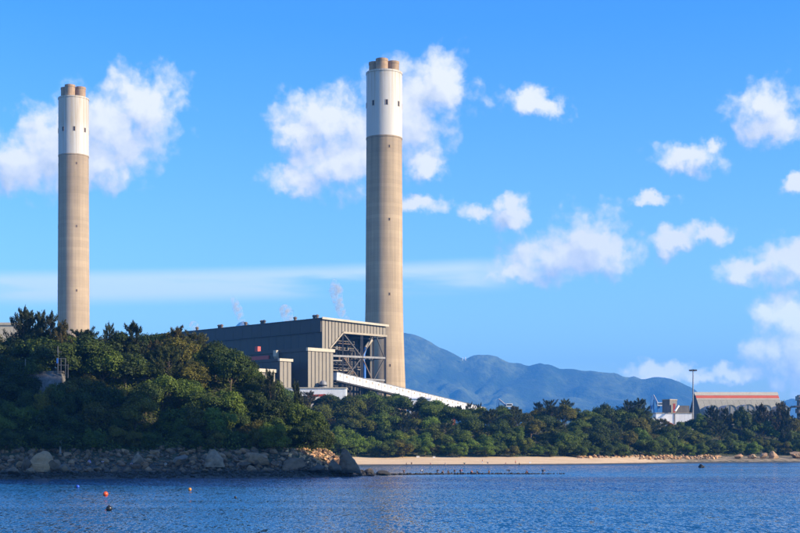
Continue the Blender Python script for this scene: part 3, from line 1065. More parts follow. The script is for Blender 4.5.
# cream building at the far left edge
e0 = P(-8, 322.5, 560)
lb = empty('cream_building', (e0.x, e0.y, GZ), 'pale cream flat-roofed building edge behind the trees at far left', 'building')
MB(lb.location).box(e0.x - 20, e0.x + 11, e0.y, e0.y + 15, GZ, e0.z - 1).build('wall', M['cream'], lb)
MB(lb.location).box(e0.x - 20.4, e0.x + 11.4, e0.y - .4, e0.y + 15.4, e0.z - .98, e0.z).build('parapet', M['cream'], lb)

# ------------------------------------------------------------------ storage shed on the right
xl, xr, yr, zr_ = (694.5 - 400) / F * 862, (777 - 400) / F * 862, 862.0, P(0, 392.3, 862).z
ye, ze = 832.0, 19.5
wsx = empty('storage_shed', (xl, yr, GZ), 'long steep-roofed storage shed with red ridge stripe on the right', 'building')
wo_ = wsx.location


def slope(t, off=0.0):         # point on the front slope, t from ridge to eaves
    nrm = Vector((0, -(zr_ - ze), 30.0)).normalized()
    nrm = Vector((0, -(zr_ - ze), (yr - ye))).normalized()
    return (yr + (ye - yr) * t - abs(nrm.y) * off, zr_ + (ze - zr_) * t + nrm.z * off)


def slab(t0, t1, off0, off1, x0, x1, name, mat, parent):
    a, b, c_, d_ = slope(t0, off0), slope(t1, off0), slope(t1, off1), slope(t0, off1)
    m = MB(wo_)
    m.hexa([(x0, *a), (x1, *a), (x1, *b), (x0, *b), (x0, *d_), (x1, *d_), (x1, *c_), (x0, *c_)])
    return m.build(name, M[mat], parent)


ro = slab(0.0, 1.0, -0.5, 0.0, xl, xr, 'roof', 'roof', wsx)
for k in range(14):
    xa = xl + (xr - xl) * k / 14
    slab(0.23, 1.0, 0.01, 0.12, xa + 0.05, xa + (xr - xl) / 14 - 0.07, 'roof_sheet', 'roof', ro)
slab(0.0, 0.095, 0.01, 0.2, xl - .3, xr + .3, 'ridge_cap', 'cream', ro)
slab(0.10, 0.175, 0.01, 0.16, xl, xr, 'red_stripe', 'orange', ro)
slab(0.18, 0.215, 0.01, 0.14, xl, xr, 'trim_line', 'cream', ro)
m = MB(wo_)
yb = yr + (yr - ye)
m.raw([(xl + .6, ye, GZ), (xl + .6, yb, GZ), (xl + .6, yb, ze - .6), (xl + .6, yr, zr_ - .8), (xl + .6, ye, ze - .6),
       (xr - .6, ye, GZ), (xr - .6, yb, GZ), (xr - .6, yb, ze - .6), (xr - .6, yr, zr_ - .8), (xr - .6, ye, ze - .6)],
      [(0, 1, 2, 3, 4), (9, 8, 7, 6, 5), (0, 4, 9, 5), (1, 6, 7, 2), (2, 7, 8, 3), (0, 5, 6, 1)])
m.build('gable_wall', M['clad_fascia'], wsx)
m = MB(wo_)
m.hexa([(xl, yr + .02, zr_ - .5), (xr, yr + .02, zr_ - .5), (xr, yb + 1, ze - .6), (xl, yb + 1, ze - .6), (xl, yr + .02, zr_), (xr, yr + .02, zr_), (xr, yb + 1, ze), (xl, yb + 1, ze)])
m.build('rear_roof', M['roof'], wsx)
for px, w, yt in ((711, 6.0, 405.5), (728, 7.0, 405), (746, 7.5, 404.5), (763, 7.0, 405), (781, 6.5, 405.5)):
    cxd = (px - 400) / F * 838
    zt = P(0, yt, 838).z
    t0 = (zr_ - zt) / (zr_ - ze)
    yb_ = slope(t0)[0]
    pl = [(-w / 2, ze - 1)] + [(-w / 2 * math.cos(a), zt - w * .42 + w * .42 * math.sin(a)) for a in np.linspace(0, math.pi, 9)] + [(w / 2, ze - 1)]
    dm = MB(wo_).prism(pl, lambda p, q, dd: (cxd + p, dd, q), ye - 0.5, yb_ + 2.0).build('dormer', M['dormer'], ro)
    fm = MB(wo_)
    for a_, b_ in zip(pl[:-1], pl[1:]):
        fm.bar((cxd + a_[0], ye - 0.65, a_[1]), (cxd + b_[0], ye - 0.65, b_[1]), 0.28)
    fm.bar((cxd, ye - 0.65, ze - 1), (cxd, ye - 0.65, zt - .1), 0.2)
    fm.build('dormer_frame', M['roof'], dm)

# ------------------------------------------------------------------ white switch house with grey tower, right
D8 = 800
wx0, wx1, wzt = (656 - 400) / F * D8, (692 - 400) / F * D8, P(0, 412.6, D8).z
sw = empty('switch_house', (wx0, D8, GZ), 'white flat-roofed house with grey block on top, left of the light mast', 'building')
so_ = sw.location
MB(so_).box(wx0, wx1, D8, D8 + 14, GZ, wzt - .45).build('wall', M['white'], sw)
MB(so_).box(wx0 - .25, wx1 + .25, D8 - .25, D8 + 14.2, wzt - .43, wzt).build('parapet', M['tan'], sw)
MB(so_).box(wx0 + 10.4, wx0 + 10.9, D8 - .3, D8 - .03, GZ, wzt - .5).build('downpipe', M['grey'], sw)
tz = P(0, 399.5, D8 + 8).z
tcx = (669 - 400) / F * (D8 + 4)
def fr2(a, b, z): return Vector((tcx, D8 + 1.6, z)) + L_ * a * 1.0 + R_ * b
tw = MB(so_).box(0, 5.2, 0, 7.2, wzt + .02, tz - .5, fr2).build('roof_tower', M['grey'], sw)
MB(so_).box(-.2, 5.4, -.2, 7.4, tz - .48, tz, fr2).build('tower_coping', M['tan'], tw)
MB(so_).box(wx0 + 13.0, wx1 - .2, D8 + 6.0, D8 + 13, wzt + .02, P(0, 405.6, D8 + 6).z).build('roof_room', M['grey'], sw)
p = P(675, 411, D8 - 3)
MB(so_).bar(p, P(678.5, 405.5, D8 - 1.5), 1.1, 0.8).build('feed_chute', M['white'], sw)
MB(so_).box(p.x - .2, p.x + 1.0, D8 + 1.0, D8 + 2.0, wzt + .1, P(0, 403.5, D8).z).build('red_post', M['red'], sw)
q0, q1 = P(664.5, 421.5, D8 - 8), P(679, 428.5, D8 - 12)
ch = empty('red_chute', (q1.x, q1.y, GZ), 'red covered chute on white posts sloping down from the white house', 'chute')
MB(ch.location).bar(q0, q1, 2.0, 1.5).build('chute_cover', M['red'], ch)
MB(ch.location).bar(q0 - Vector((0, 0.2, 1.4)), q1 - Vector((0, 0.2, 1.4)), 1.6, 1.2).build('chute_body', M['white'], ch)
for k in (0.1, 0.95):
    p = q0.lerp(q1, k)
    MB(ch.location).bar((p.x, p.y, GZ), (p.x, p.y, p.z - 2.1), 0.8).build('leg', M['white'], ch)
MB(ch.location).box((651.5 - 400) / F * 795, (664.5 - 400) / F * 795, 794, 799, GZ, P(0, 418, 795).z).build('side_wall', M['white'], ch)

# light mast
mx, mD = (693.0 - 400) / F * 812, 812
mt = empty('light_mast', (mx, mD, GZ), 'tall slim high-mast floodlight pole beside the storage shed', 'light mast')
ztop = P(0, 370, mD).z
MB(mt.location).tube([(mx, mD, GZ), (mx, mD, ztop)], [0.5, 0.28], 12).build('pole', M['steel_light'], mt, True)
MB(mt.location).lathe(mx, mD, [(0.3, ztop - .3), (1.3, ztop - .1), (1.3, ztop + .2), (0.3, ztop + .4)], 16, cap_top=True).build('head_ring', M['steel'], mt, True)
for k in range(6):
    a = k * math.pi / 3
    c = Vector((mx + 1.75 * math.cos(a), mD + 1.75 * math.sin(a), ztop - .15))
    MB(mt.location).box(c.x - .55, c.x + .55, c.y - .4, c.y + .4, c.z - .45, c.z + .35).build('floodlight', M['steel'], mt)


# blue cranes (ship unloaders) rising behind the trees
def crane(pts, D, label):
    apex, heel, tip, cab = [P(x, y, D) for x, y in pts]
    t = empty('blue_crane', (heel.x, D, GZ), label, 'crane', 'blue cranes behind the trees')
    o = t.location
    MB(o).bar((heel.x - 1, D, GZ), apex, 1.5, 1.5).build('rear_leg', M['crane_blue'], t)
    MB(o).bar((heel.x + 5, D + 3, GZ), apex + Vector((0.4, 0.3, -0.6)), 0.6).build('back_stay', M['crane_blue'], t)
    MB(o).bar(apex, tip, 1.4, 1.3).build('boom', M['crane_blue'], t)
    MB(o).bar(apex + Vector((0.5, -0.75, 0.4)), tip + Vector((0.2, -0.75, 0.4)), 0.2, 0.3).build('boom_walkway', M['white'], t)
    MB(o).bar((tip.x + .5, D, GZ), tip + Vector((0.5, 0, -0.8)), 1.3).build('front_leg', M['crane_blue'], t)
    MB(o).box(cab.x - 1.9, cab.x + 2.2, D - 2, D + 2, cab.z - 1.0, cab.z + 1.1).build('cab', M['white'], t)
    MB(o).box(cab.x - 1.4, cab.x + 1.7, D - 2.12, D - 2.01, cab.z - .2, cab.z + .7).build('cab_window', M['glass'], t)
    MB(o).bar((heel.x - 1, D, heel.z - 6), (tip.x, D, heel.z - 6), 1.0).build('portal_beam', M['crane_blue'], t)
    return t


crane([(498, 399.3), (494, 409), (506.2, 405.8), (509, 405.2)], 900, 'small blue crane peeping over the trees right of the conveyor end')
crane([(652.7, 395.3), (648, 404), (657.8, 404), (660, 404.3)], 860, 'blue crane with pointed top left of the white switch house')
# tower at the right edge
tD = 900
tx = (800 - 400) / F * tD
tt_ = empty('control_tower', (tx, tD, GZ), 'dark grey tower with wide platform cut by the right edge', 'tower')
o = tt_.location
zf_ = lambda y: P(0, y, tD).z
MB(o).box(tx - 1.2, tx + 5.0, tD - 3, tD + 3, GZ, zf_(395)).build('shaft', M['grey'], tt_)
MB(o).box(tx - 4.4, tx + 8, tD - 5, tD + 5, zf_(407.4), zf_(405.8)).build('platform', M['steel'], tt_)
MB(o).box(tx - 1.9, tx + 6, tD - 4, tD + 4, zf_(413), zf_(408.5)).build('lower_cabin', M['grey'], tt_)
MB(o).box(tx - 1.9, tx + 6, tD - 4, tD + 4, zf_(400.5), zf_(396)).build('upper_cabin', M['steel_light'], tt_)
MB(o).box(tx - 1.7, tx + 5.8, tD - 4.06, tD - 4.01, zf_(399.6), zf_(397.5)).build('cabin_window', M['glass'], tt_)

# ------------------------------------------------------------------ vegetation
def leaf_mesh(name, C, Nn, Lh, Wh, tint, mat):
    """diamond leaves: centres C, facing Nn, half length and width; one FLOAT tint per leaf"""
    n = len(C)
    t = rng.normal(size=(n, 3)); t -= Nn * (t * Nn).sum(1, keepdims=True)
    t /= np.linalg.norm(t, axis=1, keepdims=True) + 1e-9
    return leaf_mesh_t(name, C, Nn, t, Lh, Wh, tint, mat)


def leaf_mesh_t(name, C, Nn, t, Lh, Wh, tint, mat):
    n = len(C)
    b = np.cross(Nn, t)
    Lh = np.asarray(Lh).reshape(-1, 1); Wh = np.asarray(Wh).reshape(-1, 1)
    V = np.stack([C - t * Lh, C + b * Wh + Nn * Wh * 0.3, C + t * Lh, C - b * Wh + Nn * Wh * 0.3], 1).reshape(-1, 3).astype(np.float32)
    me = bpy.data.meshes.new(name)
    me.vertices.add(n * 4); me.vertices.foreach_set('co', V.ravel())
    me.loops.add(n * 4); me.loops.foreach_set('vertex_index', np.arange(n * 4, dtype=np.int32))
    me.polygons.add(n); me.polygons.foreach_set('loop_start', np.arange(0, n * 4, 4, dtype=np.int32))
    me.update(calc_edges=True)
    a = me.attributes.new('tint', 'FLOAT', 'POINT')
    a.data.foreach_set('value', np.repeat(tint, 4).astype(np.float32))
    me.materials.append(mat)
    return me


def unit(v):
    return v / (np.linalg.norm(v, axis=1, keepdims=True) + 1e-9)


def broad_crown(seed, low=False, nclump=28, per=450):
    """crown for a tree of unit height"""
    global rng
    rng = np.random.default_rng(seed)
    zc, rz, rx = (0.48, 0.50, 0.50) if low else (0.56, 0.44, 0.46)
    Cs, Ns, T, S = [], [], [], []
    for k in range(nclump):
        dv = rng.normal(size=3); dv /= np.linalg.norm(dv)
        if dv[2] < (-0.85 if low else -0.35): dv[2] *= -0.5
        rad = rng.uniform(0.45, 0.85)
        c = np.array([dv[0] * rx * rad, dv[1] * rx * rad, zc + dv[2] * rz * rad])
        cr = rng.uniform(0.09, 0.24)
        m = int(per * (cr / 0.15) ** 2)
        d = unit(rng.normal(size=(m, 3)))
        d[:, 2] = np.where(d[:, 2] < -0.3, -d[:, 2] * 0.6, d[:, 2]); d = unit(d)
        r = cr * rng.uniform(0.62, 1.06, size=(m, 1)) * (1 + 0.22 * np.sin(d[:, :1] * 9 + k) * np.cos(d[:, 1:2] * 7 + k))
        Cs.append(c + d * r * np.array([1.0, 1.0, 1.0]))
        Ns.append(unit(d * 0.9 + np.array([0, 0, 0.12]) + rng.normal(size=(m, 3)) * 0.5))
        T.append(np.clip(rng.uniform(0.1, 0.9) + rng.normal(size=m) * 0.16, 0, 1))
        S.append(rng.uniform(0.014, 0.029, size=m))
    C = np.concatenate(Cs); Nn = np.concatenate(Ns); S = np.concatenate(S)
    me = leaf_mesh('crown', C, Nn, S, S * 0.62, np.concatenate(T), M['leaf'])
    return me


def broad_trunk(seed, low=False):
    r = random.Random(seed)
    b = MB()
    h = 0.30 if low else 0.46
    b.tube([(0, 0, -0.06), (r.uniform(-.02, .02), r.uniform(-.02, .02), h * .5), (r.uniform(-.03, .03), r.uniform(-.03, .03), h)], [0.026, 0.02, 0.016], 6)
    for k in range(5):
        a = k * 1.257 + r.uniform(-.4, .4)
        s = Vector((0, 0, h * r.uniform(.6, .95)))
        e = Vector((math.cos(a) * r.uniform(.16, .3), math.sin(a) * r.uniform(.16, .3), h + r.uniform(.12, .34)))
        m_ = s.lerp(e, .5) + Vector((0, 0, -.02))
        b.tube([s, m_, e], [0.012, 0.009, 0.004], 5)
    return b.data('trunk', M['bark'], True)


def casuarina_crown(seed, slim=1.0, nb=34):
    """feathery crown: rising branches carrying tufts of thin drooping needles"""
    g = np.random.default_rng(seed)
    Cs, Ts, T, S = [], [], [], []
    bb = MB()
    for k in range(nb):
        f = (k + g.uniform(0, 1)) / nb
        z0 = 0.16 + 0.78 * f
        a = k * 2.4 + g.uniform(-.5, .5)
        ln = (0.42 * (1 - f) ** 0.6 + 0.09) * g.uniform(0.55, 1.15) * slim
        up = g.uniform(0.25, 0.95)
        e = np.array([math.cos(a) * ln, math.sin(a) * ln, z0 + ln * up])
        s = np.array([0, 0, z0])
        bb.tube([s, (s + e) / 2 + np.array([0, 0, -0.01]), e], [0.006, 0.004, 0.0015], 4)
        m = 150
        t = g.uniform(0.25, 1.0, size=(m, 1)) ** 0.8
        p = s + (e - s) * t + g.normal(size=(m, 3)) * np.array([0.022, 0.022, 0.03]) * (1.25 - 0.5 * t)
        d = unit((e - s)[None, :] / ln * 0.9 + np.array([0, 0, 0.35]) + g.normal(size=(m, 3)) * 0.75)
        Cs.append(p); Ts.append(d)
        T.append(np.clip(g.uniform(0.1, 0.9) + g.normal(size=m) * 0.15, 0, 1)); S.append(g.uniform(0.018, 0.042, size=m))
    C = np.concatenate(Cs); t = np.concatenate(Ts); S = np.concatenate(S)
    n = np.cross(t, g.normal(size=t.shape)); n = unit(n)
    me = leaf_mesh_t('crown', C, n, t, S, S * 0.20 + 0.0015, np.concatenate(T), M['needle'])
    tr = MB()
    tr.tube([(0, 0, -0.05), (0.006, 0.004, 0.4), (-0.004, 0.003, 0.75), (0, 0, 0.99)], [0.020, 0.014, 0.008, 0.002], 6)
    tr.v += [Vector(q) for q in []]
    base = len(tr.v)
    tr.v += bb.v; tr.f += [tuple(base + i for i in fc) for fc in bb.f]
    return me, tr.data('trunk', M['bark'], True)


BROAD = [(broad_crown(100 + i), broad_trunk(100 + i)) for i in range(7)]
LOW = [(broad_crown(200 + i, True, 32, 430), broad_trunk(200 + i, True)) for i in range(6)]
CASU = [casuarina_crown(300 + i, (1.0, 1.25, 0.8, 1.1, 0.9)[i]) for i in range(5)]


def place_tree(kind, x, y, h, w, label, group, color, name=None, z=None):
    crown, trunk = {'b': BROAD, 'l': LOW, 'c': CASU}[kind][random.randrange({'b': 7, 'l': 6, 'c': 5}[kind])]
    z = land1(x, y) - 0.15 if z is None else z
    t = empty(name or {'b': 'broadleaf_tree', 'l': 'bushy_tree', 'c': 'casuarina_tree'}[kind], (x, y, z), label, 'tree', group)
    t.rotation_euler = (random.uniform(-.05, .05), random.uniform(-.05, .05), random.uniform(0, 6.283))
    t.scale = (w, w, h)
    c = link('crown', crown, t); c.color = (*color, 1)
    link('trunk', trunk, t)
    return t


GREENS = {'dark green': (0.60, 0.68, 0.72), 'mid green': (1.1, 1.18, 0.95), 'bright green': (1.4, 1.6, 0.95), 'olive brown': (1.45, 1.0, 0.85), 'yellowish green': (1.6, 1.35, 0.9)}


def pick(ws):
    return random.choices(list(ws), list(ws.values()))[0]


def anchor(px, head):
    for lim, txt in ((22, 'at the far left edge of the wood'), (70, 'around the concrete slab'), (110, 'below the left chimney'), (165, 'between the left chimney and the hall'),
                     (230, 'below the left part of the dark hall'), (285, 'left of the narrow block'), (335, 'below the tall annex'),
                     (365, 'behind the tall pointed boulder'), (410, 'below the near chimney'), (485, 'below the conveyor gallery'),
                     (530, 'near the small blue crane'), (600, 'right of the small blue crane'), (650, 'left of the pointed blue crane'),
                     (695, 'in front of the white switch house'), (740, 'before the storage shed, left half'), (790, 'before the storage shed, right half'), (9999, 'at the right edge')):
        if px < lim:
            return txt


used = {}
ntree = 0
# headland wood
rows_h = [(21.5, 5.0, 'l', 'front row'), (30, 6.8, 'l', 'second row up'), (41, 8.0, 'b', 'mid slope'),
          (53, 8.8, 'b', 'upper slope'), (65, 9.0, 'b', 'near the crest'), (78, 9.6, 'b', 'on the crest')]
for s0, h0, k0, rowtxt in rows_h:
    x = -118.0
    while x < -8:
        y = float(np.interp(x, [p[0] for p in HEAD_COAST], [p[1] for p in HEAD_COAST])) + s0 + random.uniform(-3, 3)
        X_ = x + random.uniform(-1.2, 1.2)
        px = 400 + F * X_ / y
        step = (3.6 + s0 * 0.028)
        x += step
        sh = float(head_s(np.array([X_]), np.array([y]))[0])
        if sh < 17.5 or px < -30 or (18 < px < 62 and 36 < s0 < 50):
            continue
        col = pick({'dark green': 6, 'mid green': 3, 'olive brown': 2.4, 'yellowish green': .4})  # dark greens weighted up to deepen this slope's shade by leaf colour
        kind = (k0 if random.random() > 0.45 else 'l') if random.random() > 0.15 else ('c' if s0 > 50 and random.random() < .7 else 'l')
        h = h0 * random.uniform(0.75, 1.3)
        if kind == 'c': h *= 1.12
        w = h * (random.uniform(1.0, 1.3) if kind != 'c' else random.uniform(.9, 1.2))
        cap = P(0, float(ip(px, HEAD_TOPS)) - 5, y).z - land1(X_, y)
        if h > cap: w *= max(.75, cap / h); h = max(cap, 3.0)
        nm = {'b': 'broadleaf tree', 'l': 'low bushy tree', 'c': 'feathery casuarina'}[kind]
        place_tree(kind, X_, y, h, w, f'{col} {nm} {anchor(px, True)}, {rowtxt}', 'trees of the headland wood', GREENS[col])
        ntree += 1
# bay wood
rows_b = [(58, 6.5, 'l', 'shore row'), (70, 8.2, 'l', 'second row'), (86, 9.2, 'b', 'middle row'),
          (104, 9.8, 'b', 'upper row'), (122, 9.4, 'b', 'top row')]
for s0, h0, k0, rowtxt in rows_b:
    px = 286.0 if s0 > 80 else 300.0
    while px < 822:
        D = float(ip(px, BAY_COAST)) + s0 + random.uniform(-7, 7)
        X_ = (px - 400) / F * D
        step = 13.0 - 1.0 * (s0 > 100)
        qx = px
        px += step * random.uniform(.8, 1.25)
        if float(head_s(np.array([X_]), np.array([D]))[0]) > 12 and D < 470:
            continue
        if 655 < qx < 692 and s0 > 110:
            continue
        front = s0 < 75
        col = pick({'dark green': 2.4, 'mid green': 4, 'bright green': 4.5 if front and qx < 640 else 2.0, 'olive brown': 1.4, 'yellowish green': 1.2})
        kind = (k0 if random.random() > 0.45 else 'l') if random.random() > (0.36 if s0 > 95 else 0.22) else ('c' if s0 > 75 else 'l')
        h = h0 * random.uniform(0.7, 1.32)
        if kind == 'c': h *= 1.1
        w = h * (random.uniform(1.05, 1.4) if kind != 'c' else random.uniform(1, 1.3))
        cap = P(0, float(ip(qx, BAY_TOPS)) - 1, D).z - land1(X_, D)
        if h > cap: w *= max(.75, cap / h); h = max(cap, 3.0)
        nm = {'b': 'broadleaf tree', 'l': 'low bushy tree', 'c': 'feathery casuarina'}[kind]
        place_tree(kind, X_, D, h, w, f'{col} {nm} {anchor(qx, False)}, {rowtxt}', 'trees of the bay wood', GREENS[col])
        ntree += 1


def tree_top(kind, px, ytop, D, w, label, col='dark green'):
    p = P(px, ytop, D)
    z = land1(p.x, D)
    place_tree(kind, p.x, D, max(p.z - z, 4), w, label, None, GREENS[col], z=z - .2)


for a in (('c', 22, 311, 352, 9, 'tallest feathery casuarina on the left skyline, left of the chimney'),
          ('c', 32, 313, 356, 8, 'slim casuarina just right of the tallest one on the left skyline'),
          ('c', 42, 311.5, 350, 8, 'slender casuarina third from left on the skyline beside the left chimney'),
          ('c', 50, 315, 348, 8, 'casuarina touching the left edge of the left chimney'),
          ('c', 61, 322, 345, 8.5, 'feathery casuarina crossing in front of the left chimney base', 'olive brown'),
          ('c', 107, 325, 350, 5, 'thin wispy tree poking above the wood right of the left chimney'),
          ('c', 133, 322, 352, 9.5, 'dark cone-shaped tree standing out on the left skyline', 'dark green'),
          ('c', 176, 328, 368, 9, 'casuarina on the skyline at the left end of the dark hall roof', 'olive brown'),
          ('c', 196, 334, 366, 9, 'feathery casuarina in front of the left end of the dark hall', 'yellowish green'),
          ('b', 690, 420, 770, 10, 'round tree before the right end of the white switch house', 'dark green'),
          ('b', 680, 422.5, 768, 9, 'round tree before the middle of the white switch house', 'mid green'),
          ('b', 148, 335, 372, 10, 'broadleaf tree on the skyline left of the hall end', 'dark green'),
          ('b', 159, 333, 374, 10, 'broadleaf tree covering the left end of the hall roof', 'mid green'),
          ('b', 170, 334, 374, 10, 'broadleaf tree covering the far left of the hall facade', 'olive brown'),
          ('b', 183, 337, 372, 10, 'dark broadleaf tree before the left part of the hall facade', 'dark green'),
          ('b', 192, 341, 370, 9, 'low broadleaf tree before the hall facade beside the feathery casuarina', 'mid green'),
          ('l', 30, 389, 322, 7, 'bush covering the lower left of the concrete slab', 'dark green'),
          ('l', 46, 386, 321, 7, 'bush covering the middle foot of the concrete slab', 'olive brown'),
          ('l', 60, 381, 322, 7, 'bush covering the lower right corner of the concrete slab', 'dark green'),
          ('b', 207, 339, 370, 10, 'rounded tree on the skyline below the left part of the hall facade', 'mid green'),
          ('b', 218, 346, 370, 10, 'rounded tree where the skyline drops across the hall facade', 'yellowish green'),
          ('b', 229, 351, 368, 10, 'bushy tree on the falling skyline before the red pipe rack', 'mid green'),
          ('b', 240, 359, 366, 10, 'light green tree on the falling skyline left of the cream duct end', 'bright green'),
          ('b', 251, 366, 362, 9, 'tree on the falling skyline before the low annex', 'mid green'),
          ('b', 262, 373, 358, 9, 'tree on the falling skyline left of the narrow block', 'mid green'),
          ('b', 274, 384, 352, 8, 'tree covering the foot of the narrow block', 'dark green'),
          ('b', 286, 396, 342, 7, 'tree covering the foot of the recessed wall', 'dark green'),
          ('b', 300, 402, 341, 8, 'tree above the sunlit rubble before the white parapet', 'mid green'),
          ('b', 315, 413, 340, 7, 'low tree above the right part of the sunlit rubble', 'mid green'),
          ('c', 272, 372, 346, 6, 'wispy casuarina leaning in front of the narrow block'),
          ('c', 298, 382, 345, 5, 'dark pointed casuarina in front of the recessed wall', 'dark green'),
          ('c', 470, 404, 690, 6, 'small pointed tree above the lower part of the conveyor'),
          ('c', 479, 405, 692, 6, 'small pointed tree at the lower end of the conveyor'),
          ('c', 538, 402, 690, 9, 'casuarina top on the skyline right of the small blue crane'),
          ('c', 551, 401, 690, 9, 'casuarina top below the middle of the mountain'),
          ('c', 566, 400, 690, 10, 'highest casuarina top below the middle of the mountain', 'mid green'),
          ('b', 603, 404, 700, 12, 'round tree top on the skyline between the casuarina tops and the blue crane'),
          ('c', 628, 402, 705, 12, 'broad dark casuarina left of the blue crane with pointed top', 'dark green'),
          ('c', 641, 400, 705, 14, 'widest dark casuarina standing left of the white switch house', 'dark green'),
          ('c', 712, 407, 742, 11, 'feathery tree before the left dormer of the storage shed', 'dark green'),
          ('c', 726, 408, 745, 10, 'feathery tree before the second dormer of the storage shed', 'dark green'),
          ('b', 741, 405, 745, 10, 'rounded tree before the middle dormer of the storage shed', 'dark green'),
          ('c', 762, 404, 748, 12, 'spreading feathery tree before the fourth dormer of the storage shed', 'olive brown'),
          ('c', 779, 403, 750, 12, 'feathery tree at the right end of the storage shed', 'olive brown'),
          ('c', 786, 410, 745, 9, 'lower casuarina right of the storage shed', 'dark green')):
    tree_top(*a)

# undergrowth on both slopes
def undergrowth(n, seed, box, cond, size):
    g = np.random.default_rng(seed)
    x = g.uniform(box[0], box[1], n); y = g.uniform(box[2], box[3], n)
    ok = cond(x, y)
    x, y = x[ok], y[ok]
    hump = fbm(x / 2.5, y / 2.5, seed, 3)
    z = land(x, y) + g.uniform(0, 1, len(x)) * (0.4 + 4.0 * np.clip(hump - 0.3, 0, 1) * 2)
    C = np.stack([x, y, z], 1)
    Nn = unit(g.normal(size=(len(x), 3)) * 0.6 + np.array([0.1, -0.5, 0.7]))
    S = g.uniform(size[0], size[1], len(x))
    global rng
    rng = g
    o = link('undergrowth', leaf_mesh('undergrowth', C, Nn, S, S * .6, np.clip(hump + g.normal(size=len(x)) * .15, 0, 1), M['leaf']))
    return o


u1 = undergrowth(150000, 61, (-125, 2, 300, 400), lambda x, y: (head_s(x, y) > 18.5) & (head_s(x, y) < 96), (0.16, 0.34))
tag(u1, 'dark scrub and creepers under the trees of the left headland', 'undergrowth', kind='stuff')
u2 = undergrowth(150000, 62, (-70, 240, 560, 840), lambda x, y: (bay_s(x, y) > 55) & (bay_s(x, y) < 140) & (np.abs(x / y) < 0.31), (0.22, 0.42))
tag(u2, 'green scrub along the edge of the sand beach and under the bay trees', 'undergrowth', kind='stuff')


# ------------------------------------------------------------------ rocks
def rock_mesh(name, seed, sub=1, cuts=7, mat=None, stretch=(1, 1, 1)):
    import bmesh
    g = random.Random(seed)
    bm = bmesh.new()
    bmesh.ops.create_icosphere(bm, subdivisions=sub, radius=1.0)
    for v in bm.verts:
        d = v.co.normalized()
        k = 1 + 0.16 * math.sin(d.x * 3.1 + seed) * math.cos(d.y * 2.7 - seed) + g.uniform(-.09, .09) / sub
        v.co = d * k
    for _ in range(cuts):                                    # flat fracture faces
        n = Vector((g.gauss(0, 1), g.gauss(0, 1), g.gauss(0, 1))).normalized()
        lim = g.uniform(0.46, 0.82)
        for v in bm.verts:
            e = v.co.dot(n) - lim
            if e > 0: v.co -= n * e * 0.92
    for v in bm.verts:
        v.co = Vector((v.co.x * stretch[0], v.co.y * stretch[1], v.co.z * stretch[2]))
    me = bpy.data.meshes.new(name)
    bm.to_mesh(me); bm.free()
    me.materials.append(mat or M['rock'])
    return me


ROCKS = [rock_mesh('rock', 40 + i, 2 if i < 5 else 1, 9, None, (1, random.uniform(.7, 1.1), random.uniform(.55, .95))) for i in range(14)]
rock_co = []
for me in ROCKS:
    rock_co.append((np.array([v.co[:] for v in me.vertices]), [tuple(p.vertices) for p in me.polygons]))

cand = []
g = random.Random(11)
# shaded bank at the foot of the headland, plus the sunlit rubble at its right end
for k in range(3200):
    x = g.uniform(-100, -6); s = g.uniform(3, 20) if g.random() < .8 else g.uniform(0.5, 6)
    y = float(ip(x, HEAD_COAST)) + s
    sh = float(head_s(np.array([x]), np.array([y]))[0])
    if sh < 0.3 or sh > 21: continue
    r = g.choice((0.25, 0.3, 0.35, 0.4, 0.5, 0.7, 0.95)) * g.uniform(.8, 1.25)
    if s < 6: r *= 0.6
    cand.append((r, x, y, 'bank'))
for k in range(620):
    x = g.uniform(-27, -12.5); y = g.uniform(318, 341)
    sh = float(head_s(np.array([x]), np.array([y]))[0])
    if sh < 8: continue
    cand.append((g.uniform(.24, .6), x, y, 'rubble'))
for k in range(330):                                        # riprap on the far shore
    px = g.uniform(575, 722); D = float(ip(px, BAY_COAST)) + g.uniform(30, 56)
    if px < 640 and D - float(ip(px, BAY_COAST)) < 45: continue
    cand.append((g.uniform(.45, 1.15), (px - 400) / F * D, D, 'far'))
for k in range(520):                                        # low rocky spit
    t = g.random() ** 1.3
    x = -9 + 50 * t; y = 332 + 16 * min(t * 1.8, 1) + g.gauss(0, 1.3)
    cand.append((g.uniform(.16, .42) * (1.15 - .6 * t), x, y, 'spit'))
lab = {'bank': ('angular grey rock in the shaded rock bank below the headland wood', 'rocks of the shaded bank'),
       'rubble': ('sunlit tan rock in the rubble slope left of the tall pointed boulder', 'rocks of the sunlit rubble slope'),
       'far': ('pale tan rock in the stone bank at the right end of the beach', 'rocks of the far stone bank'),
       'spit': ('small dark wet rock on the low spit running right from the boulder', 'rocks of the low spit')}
tone = {'bank': (0.60, 0.53, 0.46), 'rubble': (1.9, 1.5, 1.1), 'far': (1.45, 1.18, 0.85), 'spit': (0.5, 0.5, 0.5)}  # bank colour darkened for its shade, rubble colour lightened for its sun
cand.sort(key=lambda c: -c[0] / c[2])
stuff = {k: MB() for k in lab}
cnt = {k: 0 for k in lab}
quota = {'bank': 150, 'rubble': 60, 'far': 60, 'spit': 25}
